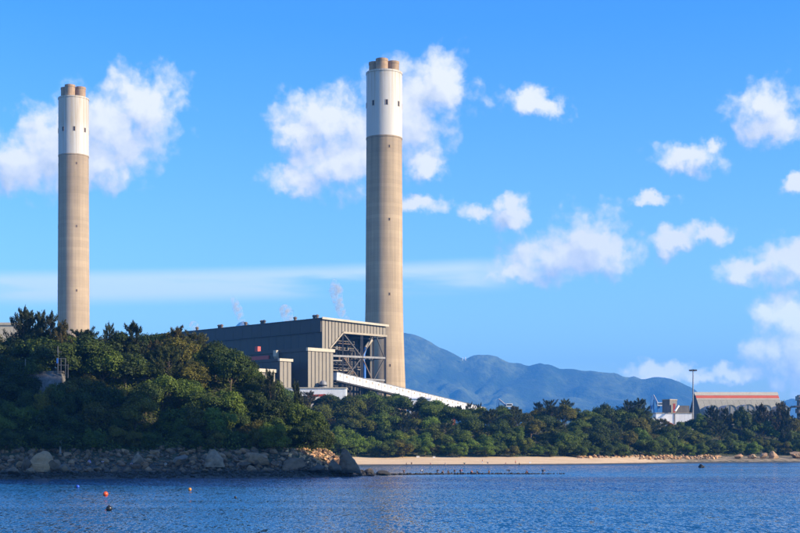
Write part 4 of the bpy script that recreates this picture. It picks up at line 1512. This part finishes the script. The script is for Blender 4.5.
for (r, x, y, kind) in cand:
    z = land1(x, y)
    if kind == 'spit': z = 0.12
    v = g.randrange(14)
    rot = (g.uniform(-.5, .5), g.uniform(-.5, .5), g.uniform(0, 6.28))
    sc = (r * g.uniform(.9, 1.4), r * g.uniform(.8, 1.1), r * g.uniform(.7, 1.1))
    if cnt[kind] < quota[kind]:
        cnt[kind] += 1
        o = link('rock', ROCKS[v], None, (x, y, z + r * .25))
        o.rotation_euler = rot; o.scale = sc
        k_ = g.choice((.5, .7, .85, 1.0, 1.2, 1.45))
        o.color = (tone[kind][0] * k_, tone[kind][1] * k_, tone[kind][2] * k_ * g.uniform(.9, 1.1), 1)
        pxr = 400 + F * x / y
        if kind == 'bank':
            hue = 'pale' if k_ > 1.1 else ('dark' if k_ < .88 else 'grey')
            where = next(t for l, t in ((22, 'at the far left edge'), (75, 'around the large pale boulder'), (118, 'near the people in purple'), (160, 'around the bluish slab rock'), (200, 'left of the pale grey boulder'),
                                        (237, 'around the pale grey boulder'), (275, 'around the rounded brown boulder'), (9999, 'near the long dark boulder')) if pxr < l)
            tag(o, f"{'big' if r > .95 else 'angular'} {hue} rock {where}, {'low near the water' if z < 2.2 else ('half way up the bank' if z < 4.3 else 'high by the trees')}", 'rock', lab[kind][1])
        else:
            tag(o, lab[kind][0], 'rock', lab[kind][1])
    else:
        from mathutils import Euler
        mt_ = Matrix.LocRotScale(Vector((x, y, z + r * .25)), Euler(rot), Vector(sc))
        co, fc = rock_co[5 + v % 9]
        stuff[kind].raw([mt_ @ Vector(c) for c in co], fc)
for kind, mb in stuff.items():
    if not mb.v: continue
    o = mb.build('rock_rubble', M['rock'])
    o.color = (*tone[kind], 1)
    tag(o, {'bank': 'small grey stones filling the shaded bank', 'rubble': 'small sunlit stones of the rubble slope left of the boulder',
            'far': 'small tan stones of the far bank', 'spit': 'small dark stones of the low spit'}[kind], 'stones', kind='stuff')


sp_v, sp_f = [], []
NS = 70
for i in range(NS + 1):
    t = i / NS
    cx_, cy_ = -10 + 46 * t, 331 + 17 * min(t * 1.8, 1)
    for j, (off, zz) in enumerate(((-3.2, -.5), (-1.6, .12), (-.5, .36), (.6, .34), (1.8, .10), (3.4, -.5))):
        sp_v.append((cx_ + g.uniform(-.2, .2), cy_ + off * (1.1 - .5 * t) + g.uniform(-.4, .4), (zz + g.uniform(-.14, .14)) * (1.1 - .75 * t) - .10 * t))
for i in range(NS):
    for j in range(5):
        sp_f.append((i * 6 + j, (i + 1) * 6 + j, (i + 1) * 6 + j + 1, i * 6 + j + 1))
spm = mesh_data('rocky_spit', sp_v, sp_f, M['rock'])
fix_normals(spm)
so2 = link('rocky_spit', spm); so2['kind'] = 'structure'; so2.color = (.5, .5, .5, 1)


def boulder(px, ybase, D, w, h, seed, label, tone_, lean=0.0, depth=0.8, rotz=0.0, peak=None):
    c = P(px, ybase, D)
    me = rock_mesh('boulder', seed, 4, 13, M['boulder'])
    X = np.array([v.co[:] for v in me.vertices])
    z01 = (X[:, 2] - X[:, 2].min()) / (X[:, 2].max() - X[:, 2].min())
    X = X / np.abs(X).max(0)
    if peak is not None:                                   # taper towards an off-centre top
        k = 1 - 0.86 * z01 ** 1.1
        X[:, 0] = X[:, 0] * k + peak * z01
        X[:, 1] *= (1 - 0.5 * z01)
    X[:, 0] *= w / 2; X[:, 1] *= w / 2 * depth; X[:, 2] = z01 * h - 0.12 * h
    X += (fbm(X[:, 0] * 1.4 + seed, X[:, 2] * 1.4 + X[:, 1], seed, 4)[:, None] - .5) * 0.5
    me.vertices.foreach_set('co', X.astype(np.float32).ravel())
    me.update()
    me.polygons.foreach_set('use_smooth', [True] * len(me.polygons)); auto_sharp(me, 0.3)
    o = link('boulder', me, None, (c.x, c.y, c.z))
    o.rotation_euler = (0, lean, rotz)
    o.color = (*tone_, 1)
    return tag(o, label, 'boulder')


def wedge(px, ybase, D, prof, hpx, seed, label, tone_, depth=.75):
    """boulder lofted from its left and right outline (in reference pixels at that distance)"""
    c = P(px, ybase, D); k = D / F
    zs = np.linspace(0, 1, 22)
    xl_ = np.interp(zs, [p[0] for p in prof], [p[1] for p in prof]) * k
    xr_ = np.interp(zs, [p[0] for p in prof], [p[2] for p in prof]) * k
    n = 40
    v, f = [], []
    for i, z in enumerate(zs):
        cx_, hw = (xl_[i] + xr_[i]) / 2, (xr_[i] - xl_[i]) / 2
        for q in range(n):
            a = 2 * math.pi * q / n
            ca, sa = math.cos(a), math.sin(a)
            e = 0.72
            v.append((cx_ + hw * math.copysign(abs(ca) ** e, ca), max(hw, .5) * depth * math.copysign(abs(sa) ** e, sa) + z * .8, z * hpx * k - .3))
    v = np.array(v)
    nn = fbm(v[:, 0] * .8 + seed, v[:, 2] * .8 + v[:, 1] * .5, seed, 5) - .5
    v[:, 0] += nn * .6; v[:, 1] += nn * 1.2; v[:, 2] += (fbm(v[:, 0] * 1.3, v[:, 1] * 1.3 + seed, seed + 2, 4) - .5) * .35
    for i in range(len(zs) - 1):
        for q in range(n):
            q2 = (q + 1) % n
            f.append((i * n + q, i * n + q2, (i + 1) * n + q2, (i + 1) * n + q))
    f.append(tuple((len(zs) - 1) * n + q for q in range(n)))
    me = mesh_data('boulder', v, f, M['boulder'], True)
    fix_normals(me); auto_sharp(me, .45)
    o = link('boulder', me, None, c)
    o.color = (*tone_, 1)
    return tag(o, label, 'boulder')


wedge(349, 471.5, 318, ((0, -12, 12.5), (.25, -11, 9.6), (.5, -9.4, 6.0), (.75, -8.4, 1.0), (.9, -7.6, -2.2), (.97, -7.0, -3.6), (1, -6.4, -4.6)), 25, 91, 'tall pointed brown boulder at the end of the shaded shore beside the beach', (.46, .40, .36))
wedge(41.5, 470.5, 296, ((0, -14.5, 10.5), (.4, -13.5, 10.5), (.7, -8.5, 9.6), (.9, -3.5, 7.6), (1, 0, 4.5)), 21, 92, 'large rounded pale brown boulder near the left edge of the shore', (.86, .77, .66), .85)
wedge(214, 465.5, 308, ((0, -10.5, 10.5), (.45, -8.5, 9), (.8, -6.2, 4), (1, -4, 0)), 17.5, 88, 'pale grey boulder with sloping right side midway along the shaded shore', (.74, .72, .70), .8)
boulder(334, 471, 316, 4.6, 3.3, 98, 'dark boulder leaning on the left foot of the tall pointed boulder', (.42, .42, .42), peak=-.1)
boulder(26, 469, 294, 3.4, 3.2, 93, 'dark triangular boulder against the left side of the large pale boulder', (.32, .32, .34), peak=.2)
boulder(54, 469, 296, 3.0, 2.3, 94, 'squat brown boulder against the right side of the large pale boulder', (.6, .52, .45))
boulder(14, 475, 288, 3.0, 1.9, 95, 'low brown boulder near the waterline at the left edge', (.55, .5, .45))
boulder(29, 475, 287, 2.4, 1.7, 96, 'second low boulder near the waterline right of the left-edge one', (.6, .55, .5))
boulder(64, 471, 292, 2.8, 1.6, 97, 'flat grey boulder right of the large pale boulder near the water', (.45, .45, .44))
boulder(259, 465, 312, 4.6, 3.2, 99, 'rounded brown boulder half way between grey boulder and rubble slope', (.62, .56, .5))
boulder(292, 469.5, 313, 6.4, 2.9, 101, 'long dark boulder below the sunlit rubble slope', (.4, .37, .35))
boulder(318, 472, 314, 5.0, 1.8, 102, 'flat dark boulder near the water below the rubble slope', (.36, .36, .36))
boulder(243, 468, 310, 3.4, 1.7, 103, 'dark low rock left of the rounded brown boulder', (.36, .34, .33))
boulder(180, 464, 306, 3.4, 2.3, 104, 'grey slanted rock left of the pale grey boulder', (.6, .6, .62))
boulder(138, 462, 303, 3.6, 2.4, 105, 'bluish grey slab rock high on the shaded bank', (.55, .58, .64), peak=0.0)
boulder(368, 474, 324, 3.0, 1.5, 106, 'low dark rock at the right foot of the tall pointed boulder', (.3, .3, .3))
boulder(383, 475, 330, 3.2, 1.3, 107, 'flat dark rock where the low spit begins', (.22, .22, .22))
boulder(703, 467.6, 470, 3.6, 1.5, 108, 'lone black rock in the water off the right end of the beach', (.16, .16, .16), peak=-.45)
for i, (px, w, h, t) in enumerate(((739, 5.0, 2.6, 'leftmost of the five tan boulders at the right end of the far shore'), (752, 5.2, 2.5, 'second tan boulder from left at the right end of the far shore'),
                                   (764, 4.0, 3.2, 'third tan boulder from left at the right end of the far shore'), (773, 5.8, 4.4, 'biggest tan boulder at the right end of the far shore'),
                                   (797, 8.0, 4.0, 'tan boulder cut by the right edge on the far shore'))):
    D = float(ip(px, BAY_COAST)) + 34
    zz = land1((px - 400) / F * D, D)
    boulder(px, HOR + (CAM_H - zz) / D * F, D, w, h, 111 + i, t, (1.25, 1.02, .78))

# ------------------------------------------------------------------ concrete slab with pipes on the headland
D0 = 331
sl = empty('concrete_slab', P(42, 392, D0), 'stained concrete slab facing with railings on the wooded slope at left', 'concrete slab')
o = sl.location
pA, pB, pC, pD = P(22, 373, D0 + 2), P(61.5, 372.5, D0 + 2), P(61.5, 393, D0 - 2), P(27, 395, D0 - 2)
MB(o).hexa([pD, pC, pC + Vector((0, 4, 0)), pD + Vector((0, 4, 0)), pA, pB, pB + Vector((0, 4, 0)), pA + Vector((0, 4, 0))]).build('slab_face', M['slab'], sl)
MB(o).bar(pA + Vector((-.4, .6, .2)), pB + Vector((.4, .6, .2)), 1.6, .35).build('slab_edge', M['slab'], sl)
for (px, y0, y1) in ((58, 374, 346.5), (61, 374, 358), (65.5, 378, 358), (68, 378, 364)):
    MB(o).bar(P(px, y0, D0 + 1), P(px, y1, D0 + 1), .16 if px > 59 else .24).build('post', M['grey'], sl)
for (x0_, x1_, y_) in ((58, 65.5, 358.5), (58, 67, 365), (58, 62, 352)):
    MB(o).bar(P(x0_, y_, D0 + 1), P(x1_, y_, D0 + 1), .14).build('rail', M['grey'], sl)
MB(o).box(P(55.6, 0, D0).x, P(57.4, 0, D0).x, D0 + .8, D0 + 1.3, P(0, 363, D0).z, P(0, 358, D0).z).build('control_box', M['blue'], sl)
MB(o).bar(P(17.5, 382, D0 - 1), P(24, 382, D0 - 1), .4).build('drain_pipe', M['grey'], sl)
MB(o).bar(P(25.5, 374, D0 + 1), P(25.5, 359, D0 + 1), .18).build('post', M['grey'], sl)
pp = P(60.3, 448.5, 305)
mp = empty('marker_post', (pp.x, pp.y, land1(pp.x, pp.y)), 'short pale concrete marker post at the wood edge above the large boulder', 'post')
MB(mp.location).box(pp.x - .18, pp.x + .18, pp.y - .18, pp.y + .18, mp.location.z - .2, P(0, 439.5, 305).z).build('shaft', M['steel_light'], mp)
MB(mp.location).box(pp.x - .24, pp.x + .24, pp.y - .24, pp.y + .24, P(0, 439.5, 305).z + .01, P(0, 439, 305).z).build('cap', M['steel_light'], mp)


# ------------------------------------------------------------------ buoys
def buoy(px, py, wpx, mat, label, dark=None):
    D = CAM_H * F / (py - HOR)
    r = wpx / 2 / F * D
    x = (px - 400) / F * D
    t = empty('buoy', (x, D, 0), label, 'buoy', 'mooring buoys')
    b = MB((x, D, 0))
    b.lathe(x, D, [(r * math.sin(a), r * .72 - r * math.cos(a) * .98) for a in np.linspace(0.05, math.pi - .12, 12)], 20, cap_top=True, cap_bottom=True)
    fl = b.build('float', mat, t, True)
    MB((x, D, 0)).tube([(x, D, r * 1.62), (x, D, r * 1.86)], [r * .22, r * .2], 8).build('collar', M['steel'], t, True)
    ring = MB((x, D, 0))
    ring.tube([(x + r * .2 * math.cos(a), D, r * 1.98 + r * .2 * math.sin(a)) for a in np.linspace(0, 2 * math.pi, 13)], [r * .05] * 13, 5)
    ring.build('mooring_ring', M['steel'], t, True)
    if dark:
        MB((x, D, 0)).lathe(x - r * 1.5, D, [(r * .75 * math.sin(a), r * .2 - r * .7 * math.cos(a)) for a in np.linspace(0.05, math.pi - .1, 9)], 14, cap_top=True).build('fender', dark, t, True)


bm_ = {n: simple('buoy_' + n, c, 0.35, .08, 2.0) for n, c in (('orange', (0.75, 0.085, 0.015)), ('black', (0.012, 0.012, 0.013)), ('blue', (0.02, 0.09, 0.55)), ('amber', (0.55, 0.22, 0.03)))}
buoy(105.5, 495.8, 5.2, bm_['orange'], 'bright orange-red round buoy floating on the water at left')
buoy(109, 510.8, 6.4, bm_['black'], 'black round buoy floating nearest the viewer, below the orange one')
buoy(77.8, 487.6, 3.2, bm_['blue'], 'small blue buoy with black fender near the left shore', bm_['black'])
buoy(189.8, 490.6, 3.6, bm_['amber'], 'small amber buoy floating alone right of the orange one')
buoy(235.4, 498.2, 2.6, bm_['black'], 'tiny black buoy farthest right on the water')


# ------------------------------------------------------------------ people gathering shellfish
def skin_body(name, verts, edges, radii, mat):
    me = bpy.data.meshes.new(name + '_skeleton')
    me.from_pydata(verts, edges, [])
    o = bpy.data.objects.new(name, me)
    COL.objects.link(o)
    md = o.modifiers.new('skin', 'SKIN'); md.use_smooth_shade = True
    for i, r in enumerate(radii):
        me.skin_vertices[0].data[i].radius = (r, r)
    me.skin_vertices[0].data[0].use_root = True
    o.modifiers.new('sub', 'SUBSURF').levels = 1
    dg = bpy.context.evaluated_depsgraph_get()
    out = bpy.data.meshes.new_from_object(o.evaluated_get(dg))
    out.name = name
    out.materials.clear(); out.materials.append(mat)
    bpy.data.objects.remove(o)
    return out


def pose(kind):
    """joints: pelvis, chest, neck, head, l/r shoulder-elbow-hand, l/r hip-knee-ankle-toe (facing -y)"""
    if kind == 'bend':
        J = dict(pel=(0, .12, .84), che=(0, -.22, .98), nec=(0, -.38, .97), hea=(0, -.52, .90),
                 sl=(.17, -.28, .95), el=(.22, -.36, .68), hl=(.16, -.50, .45), sr=(-.17, -.28, .95), er=(-.22, -.34, .68), hr=(-.12, -.48, .44),
                 pl=(.10, .12, .80), kl=(.13, -.02, .46), al=(.13, .10, .08), tl=(.13, -.08, .03), pr=(-.10, .12, .80), kr=(-.13, .0, .46), ar=(-.13, .12, .08), tr=(-.13, -.06, .03))
    elif kind == 'squat':
        J = dict(pel=(0, .14, .26), che=(0, -.04, .58), nec=(0, -.10, .72), hea=(0, -.16, .86),
                 sl=(.18, -.06, .64), el=(.24, -.24, .44), hl=(.12, -.44, .26), sr=(-.18, -.06, .64), er=(-.24, -.24, .44), hr=(-.10, -.46, .26),
                 pl=(.10, .12, .25), kl=(.18, -.26, .46), al=(.15, -.02, .08), tl=(.16, -.20, .03), pr=(-.10, .12, .25), kr=(-.18, -.26, .46), ar=(-.15, -.02, .08), tr=(-.16, -.20, .03))
    else:
        J = dict(pel=(0, 0, .92), che=(0, 0, 1.28), nec=(0, 0, 1.46), hea=(0, -.02, 1.60),
                 sl=(.19, 0, 1.38), el=(.25, .02, 1.10), hl=(.25, -.08, .85), sr=(-.19, 0, 1.38), er=(-.25, .02, 1.10), hr=(-.24, -.08, .85),
                 pl=(.10, 0, .88), kl=(.11, -.02, .48), al=(.11, .02, .08), tl=(.12, -.15, .03), pr=(-.10, 0, .88), kr=(-.13, -.10, .50), ar=(-.13, .02, .08), tr=(-.14, -.14, .03))
    return J


def person_meshes(kind):
    J = pose(kind)
    ks = list(J)
    R = dict(pel=.14, che=.15, nec=.055, hea=.10, sl=.07, sr=.07, el=.045, er=.045, hl=.038, hr=.038, pl=.095, pr=.095, kl=.065, kr=.065, al=.042, ar=.042, tl=.035, tr=.035)
    E = [('pel', 'che'), ('che', 'nec'), ('nec', 'hea'), ('che', 'sl'), ('sl', 'el'), ('el', 'hl'), ('che', 'sr'), ('sr', 'er'), ('er', 'hr'),
         ('pel', 'pl'), ('pl', 'kl'), ('kl', 'al'), ('al', 'tl'), ('pel', 'pr'), ('pr', 'kr'), ('kr', 'ar'), ('ar', 'tr')]
    body = skin_body('body', [J[k] for k in ks], [(ks.index(a), ks.index(b)) for a, b in E], [R[k] for k in ks], M['skin'])
    mid = lambda a, b, t: tuple(np.array(J[a]) * (1 - t) + np.array(J[b]) * t)
    sv = [J['pel'], J['che'], J['sl'], mid('sl', 'el', .7), J['sr'], mid('sr', 'er', .7)]
    shirt = skin_body('shirt', sv, [(0, 1), (1, 2), (2, 3), (1, 4), (4, 5)], [.155, .17, .09, .07, .09, .07], None)
    tv = [J['pel'], J['pl'], J['kl'], mid('kl', 'al', .6), J['pr'], J['kr'], mid('kr', 'ar', .6)]
    trou = skin_body('trousers', tv, [(0, 1), (1, 2), (2, 3), (0, 4), (4, 5), (5, 6)], [.152, .11, .08, .07, .11, .08, .07], None)
    h = Vector(J['hea'])
    hb = MB()
    up = (h - Vector(J['nec'])).normalized()
    hb.tube([h - up * .01 + Vector((0, .02, 0)), h + up * .06 + Vector((0, .02, 0)), h + up * .115, h + up * .14], [.115, .118, .085, .02], 10)
    hair = hb.data('hair', M['hair'], True)
    return body, shirt, trou, hair


PEOPLE = {k: person_meshes(k) for k in ('bend', 'squat', 'stand')}
cloth = {n: simple('cloth_' + n.replace(' ', '_'), c, .85, .08, 4.0) for n, c in (
    ('dark red', (.20, .02, .025)), ('white', (.70, .70, .70)), ('black', (.014, .014, .016)), ('pink', (.62, .10, .22)), ('grey', (.20, .21, .23)), ('red', (.55, .05, .04)),
    ('teal', (.05, .30, .36)), ('purple', (.26, .22, .58)), ('brown', (.16, .09, .05)), ('lavender', (.42, .38, .66)), ('orange', (.70, .22, .04)), ('navy', (.02, .025, .06)))}


def person(kind, px, D, top, bot, label, rot, z):
    x = (px - 400) / F * D
    t = empty('person', (x, D, z), label, 'person', 'people gathering shellfish on the shore')
    t.rotation_euler = (0, 0, rot)
    body, shirt, trou, hair = PEOPLE[kind]
    bo = link('body', body, t)
    for nm, me, m_ in (('shirt', shirt, cloth[top]), ('trousers', trou, cloth[bot]), ('hair', hair, M['hair'])):
        o = link(nm, me, t)
        if len(me.materials) == 0: me.materials.append(M['hair'])
        if m_ is not M['hair']:
            o.material_slots[0].link = 'OBJECT'; o.material_slots[0].material = m_


def spit_y(px):
    return float(np.interp(px, [380, 430, 500, 560], [337, 346, 349, 349]))


V = {'bend': 'bending over', 'squat': 'squatting', 'stand': 'standing'}
for i, (k, px, top, bot, extra) in enumerate((
        ('bend', 404, 'dark red', 'black', 'leftmost on the low spit'), ('bend', 422.5, 'white', 'grey', 'second from left on the low spit'),
        ('bend', 437.5, 'black', 'black', 'left of the group on the middle of the spit'), ('squat', 442.5, 'navy', 'black', 'close behind the one in black on the spit'),
        ('squat', 448.5, 'black', 'navy', 'in the middle group on the spit'), ('bend', 454.5, 'brown', 'black', 'left of the one in pink on the spit'),
        ('bend', 460.5, 'pink', 'black', 'in the middle of the spit'), ('squat', 471.5, 'red', 'brown', 'right of the one in pink on the spit'),
        ('squat', 477.5, 'black', 'black', 'right of the one in red on the spit'), ('squat', 489, 'brown', 'brown', 'before the gap on the outer spit'),
        ('bend', 509, 'black', 'navy', 'at the outer part of the spit'), ('squat', 527, 'dark red', 'black', 'second last at the outer end of the spit'),
        ('bend', 543, 'brown', 'navy', 'last at the outer end of the spit'))):
    person(k, px, spit_y(px), top, bot, f'person in {top} top {V[k]}, {extra}', random.uniform(-1.6, 1.6), 0.12)
for i, (k, px, s, top, bot, extra) in enumerate((
        ('squat', 406.5, 4, 'white', 'navy', 'at the far waterline below the chimney'), ('bend', 411.5, 5, 'dark red', 'black', 'beside the one in white, far waterline'),
        ('squat', 430.5, 3, 'pink', 'grey', 'alone at the far waterline below the conveyor'), ('squat', 445.5, 3, 'white', 'grey', 'at the far waterline near the conveyor end'),
        ('bend', 464.5, 4, 'teal', 'black', 'at the far waterline in the middle of the beach'), ('bend', 487.8, 10, 'white', 'black', 'on the wet sand of the far beach'),
        ('stand', 515.5, 8, 'red', 'brown', 'on the wet sand of the far beach'), ('squat', 505.5, 5, 'red', 'white', 'beside the standing one on the far beach'),
        ('squat', 519.5, 2, 'black', 'black', 'at the water right of the standing one'), ('stand', 482.5, 14, 'orange', 'white', 'on the dry sand of the far beach'))):
    D = float(ip(px, BAY_COAST)) + s
    person(k, px, D, top, bot, f'person in {top} top {V[k]} {extra}', random.uniform(-1.6, 1.6), max(land1((px - 400) / F * D, D) - .03, 0))
for i, (k, px, y, top, bot, extra) in enumerate((
        ('squat', 89.5, 463.8, 'purple', 'lavender', 'on rocks right of the large pale boulder'), ('squat', 102.5, 464.0, 'lavender', 'navy', 'on the shaded rocks near the one in purple'),
        ('squat', 131.5, 464.8, 'lavender', 'dark red', 'below the bluish slab rock on the shaded shore'), ('squat', 165.5, 465, 'teal', 'white', 'left of the pale grey boulder on the shaded shore'),
        ('squat', 367, 472, 'pink', 'dark red', 'by the foot of the tall pointed boulder'))):
    D = 303.0 if px < 300 else 322.0
    for it in range(12):
        zz = land1((px - 400) / F * D, D)
        yy = HOR + (CAM_H - zz - .3) / D * F
        D += 0.6 if yy > y else -0.6
    person(k, px, D, top, bot, f'person in {top} top {V[k]} {extra}', random.uniform(-1.2, 1.2), land1((px - 400) / F * D, D) + .15)

# flotsam: foam boxes at the top of the beach
for i, (px, s, w, c, t) in enumerate(((434, 50, 1.0, 'white', 'white foam box at the upper edge of the sand below the conveyor'), (418, 53, 1.3, 'white', 'pale foam box among the scrub at the top of the sand'),
                                      (530, 16, .8, 'white', 'white foam box on the lower sand right of the people'))):
    D = float(ip(px, BAY_COAST)) + s
    x = (px - 400) / F * D; z = land1(x, D)
    t_ = empty('foam_box', (x, D, z), t, 'box')
    MB(t_.location).box(x - w / 2, x + w / 2, D - .35, D + .35, z - .05, z + .5).build('tub', M['white'], t_)
    MB(t_.location).box(x - w / 2 - .05, x + w / 2 + .05, D - .4, D + .4, z + .51, z + .62).build('lid', M['white'], t_)

# ------------------------------------------------------------------ steam wisps above the hall roof
def steam_mat():
    m = bpy.data.materials.new('steam'); m.use_nodes = True
    m.node_tree.nodes.clear()
    N = NT(m.node_tree)
    tcn = N.n('ShaderNodeTexCoord')
    v = N.n('ShaderNodeVolumePrincipled')
    v.inputs['Color'].default_value = (.95, .95, .95, 1)
    n1 = N.noise(tcn.outputs['Object'], 0.35, 4.0, .6)
    dn = N.maprange(n1.outputs['Fac'], .44, .66, 0.0, 0.30)
    N.link(dn, v.inputs['Density'])
    ou = N.n('ShaderNodeOutputMaterial')
    N.link(v.outputs[0], ou.inputs['Volume'])
    return m


SM = steam_mat()
for i, (pts, rad, D, t) in enumerate((
        (((347.5, 322), (342, 314), (339, 306), (337, 298), (336, 290), (334, 279)), (2.0, 2.6, 3.0, 3.2, 4.2, 1.4), 760, 'tallest wisp of white steam beside the near chimney'),
        (((243, 325), (240.5, 317), (237.5, 309), (234, 301), (230, 296)), (1.6, 2.4, 3.0, 2.2, 1.0), 800, 'leaning wisp of steam above the middle of the hall roof'),
        (((290.5, 321), (287, 316), (286, 310), (288, 305)), (2.6, 3.6, 4.2, 2.4), 790, 'short puff of steam above the right part of the hall roof'),
        (((195, 331), (194, 326), (193, 321)), (1.5, 3.2, 2.0), 815, 'small puff of steam above the left end of the hall roof'))):
    pp = [P(x, y, D) for x, y in pts]
    b = MB(pp[0])
    # densify the path
    fine, rr_ = [], []
    for j in range(len(pp) - 1):
        for q in range(4):
            fine.append(pp[j].lerp(pp[j + 1], q / 4)); rr_.append(rad[j] + (rad[j + 1] - rad[j]) * q / 4)
    fine.append(pp[-1]); rr_.append(rad[-1] * .5)
    b.tube(fine, rr_, 12)
    tag(b.build('steam_wisp', SM, None, False, pp[0]), t, 'steam', 'steam wisps over the hall')

# ------------------------------------------------------------------ haze over the far distance
HAZE = 0.95e-4
if HAZE > 0:
    hm = bpy.data.materials.new('haze_air'); hm.use_nodes = True
    hm.node_tree.nodes.clear()
    N = NT(hm.node_tree)
    v = N.n('ShaderNodeVolumePrincipled')
    v.inputs['Color'].default_value = (0.075, 0.38, 1.0, 1)
    v.inputs['Density'].default_value = HAZE
    v.inputs['Anisotropy'].default_value = 0.0
    ou = N.n('ShaderNodeOutputMaterial'); N.link(v.outputs[0], ou.inputs['Volume'])
    hz = MB().box(-13000, 13000, -1500, 14000, -8, 900).build('haze', hm)
    hz['kind'] = 'stuff'
print('trees', ntree, 'rocks', cnt)
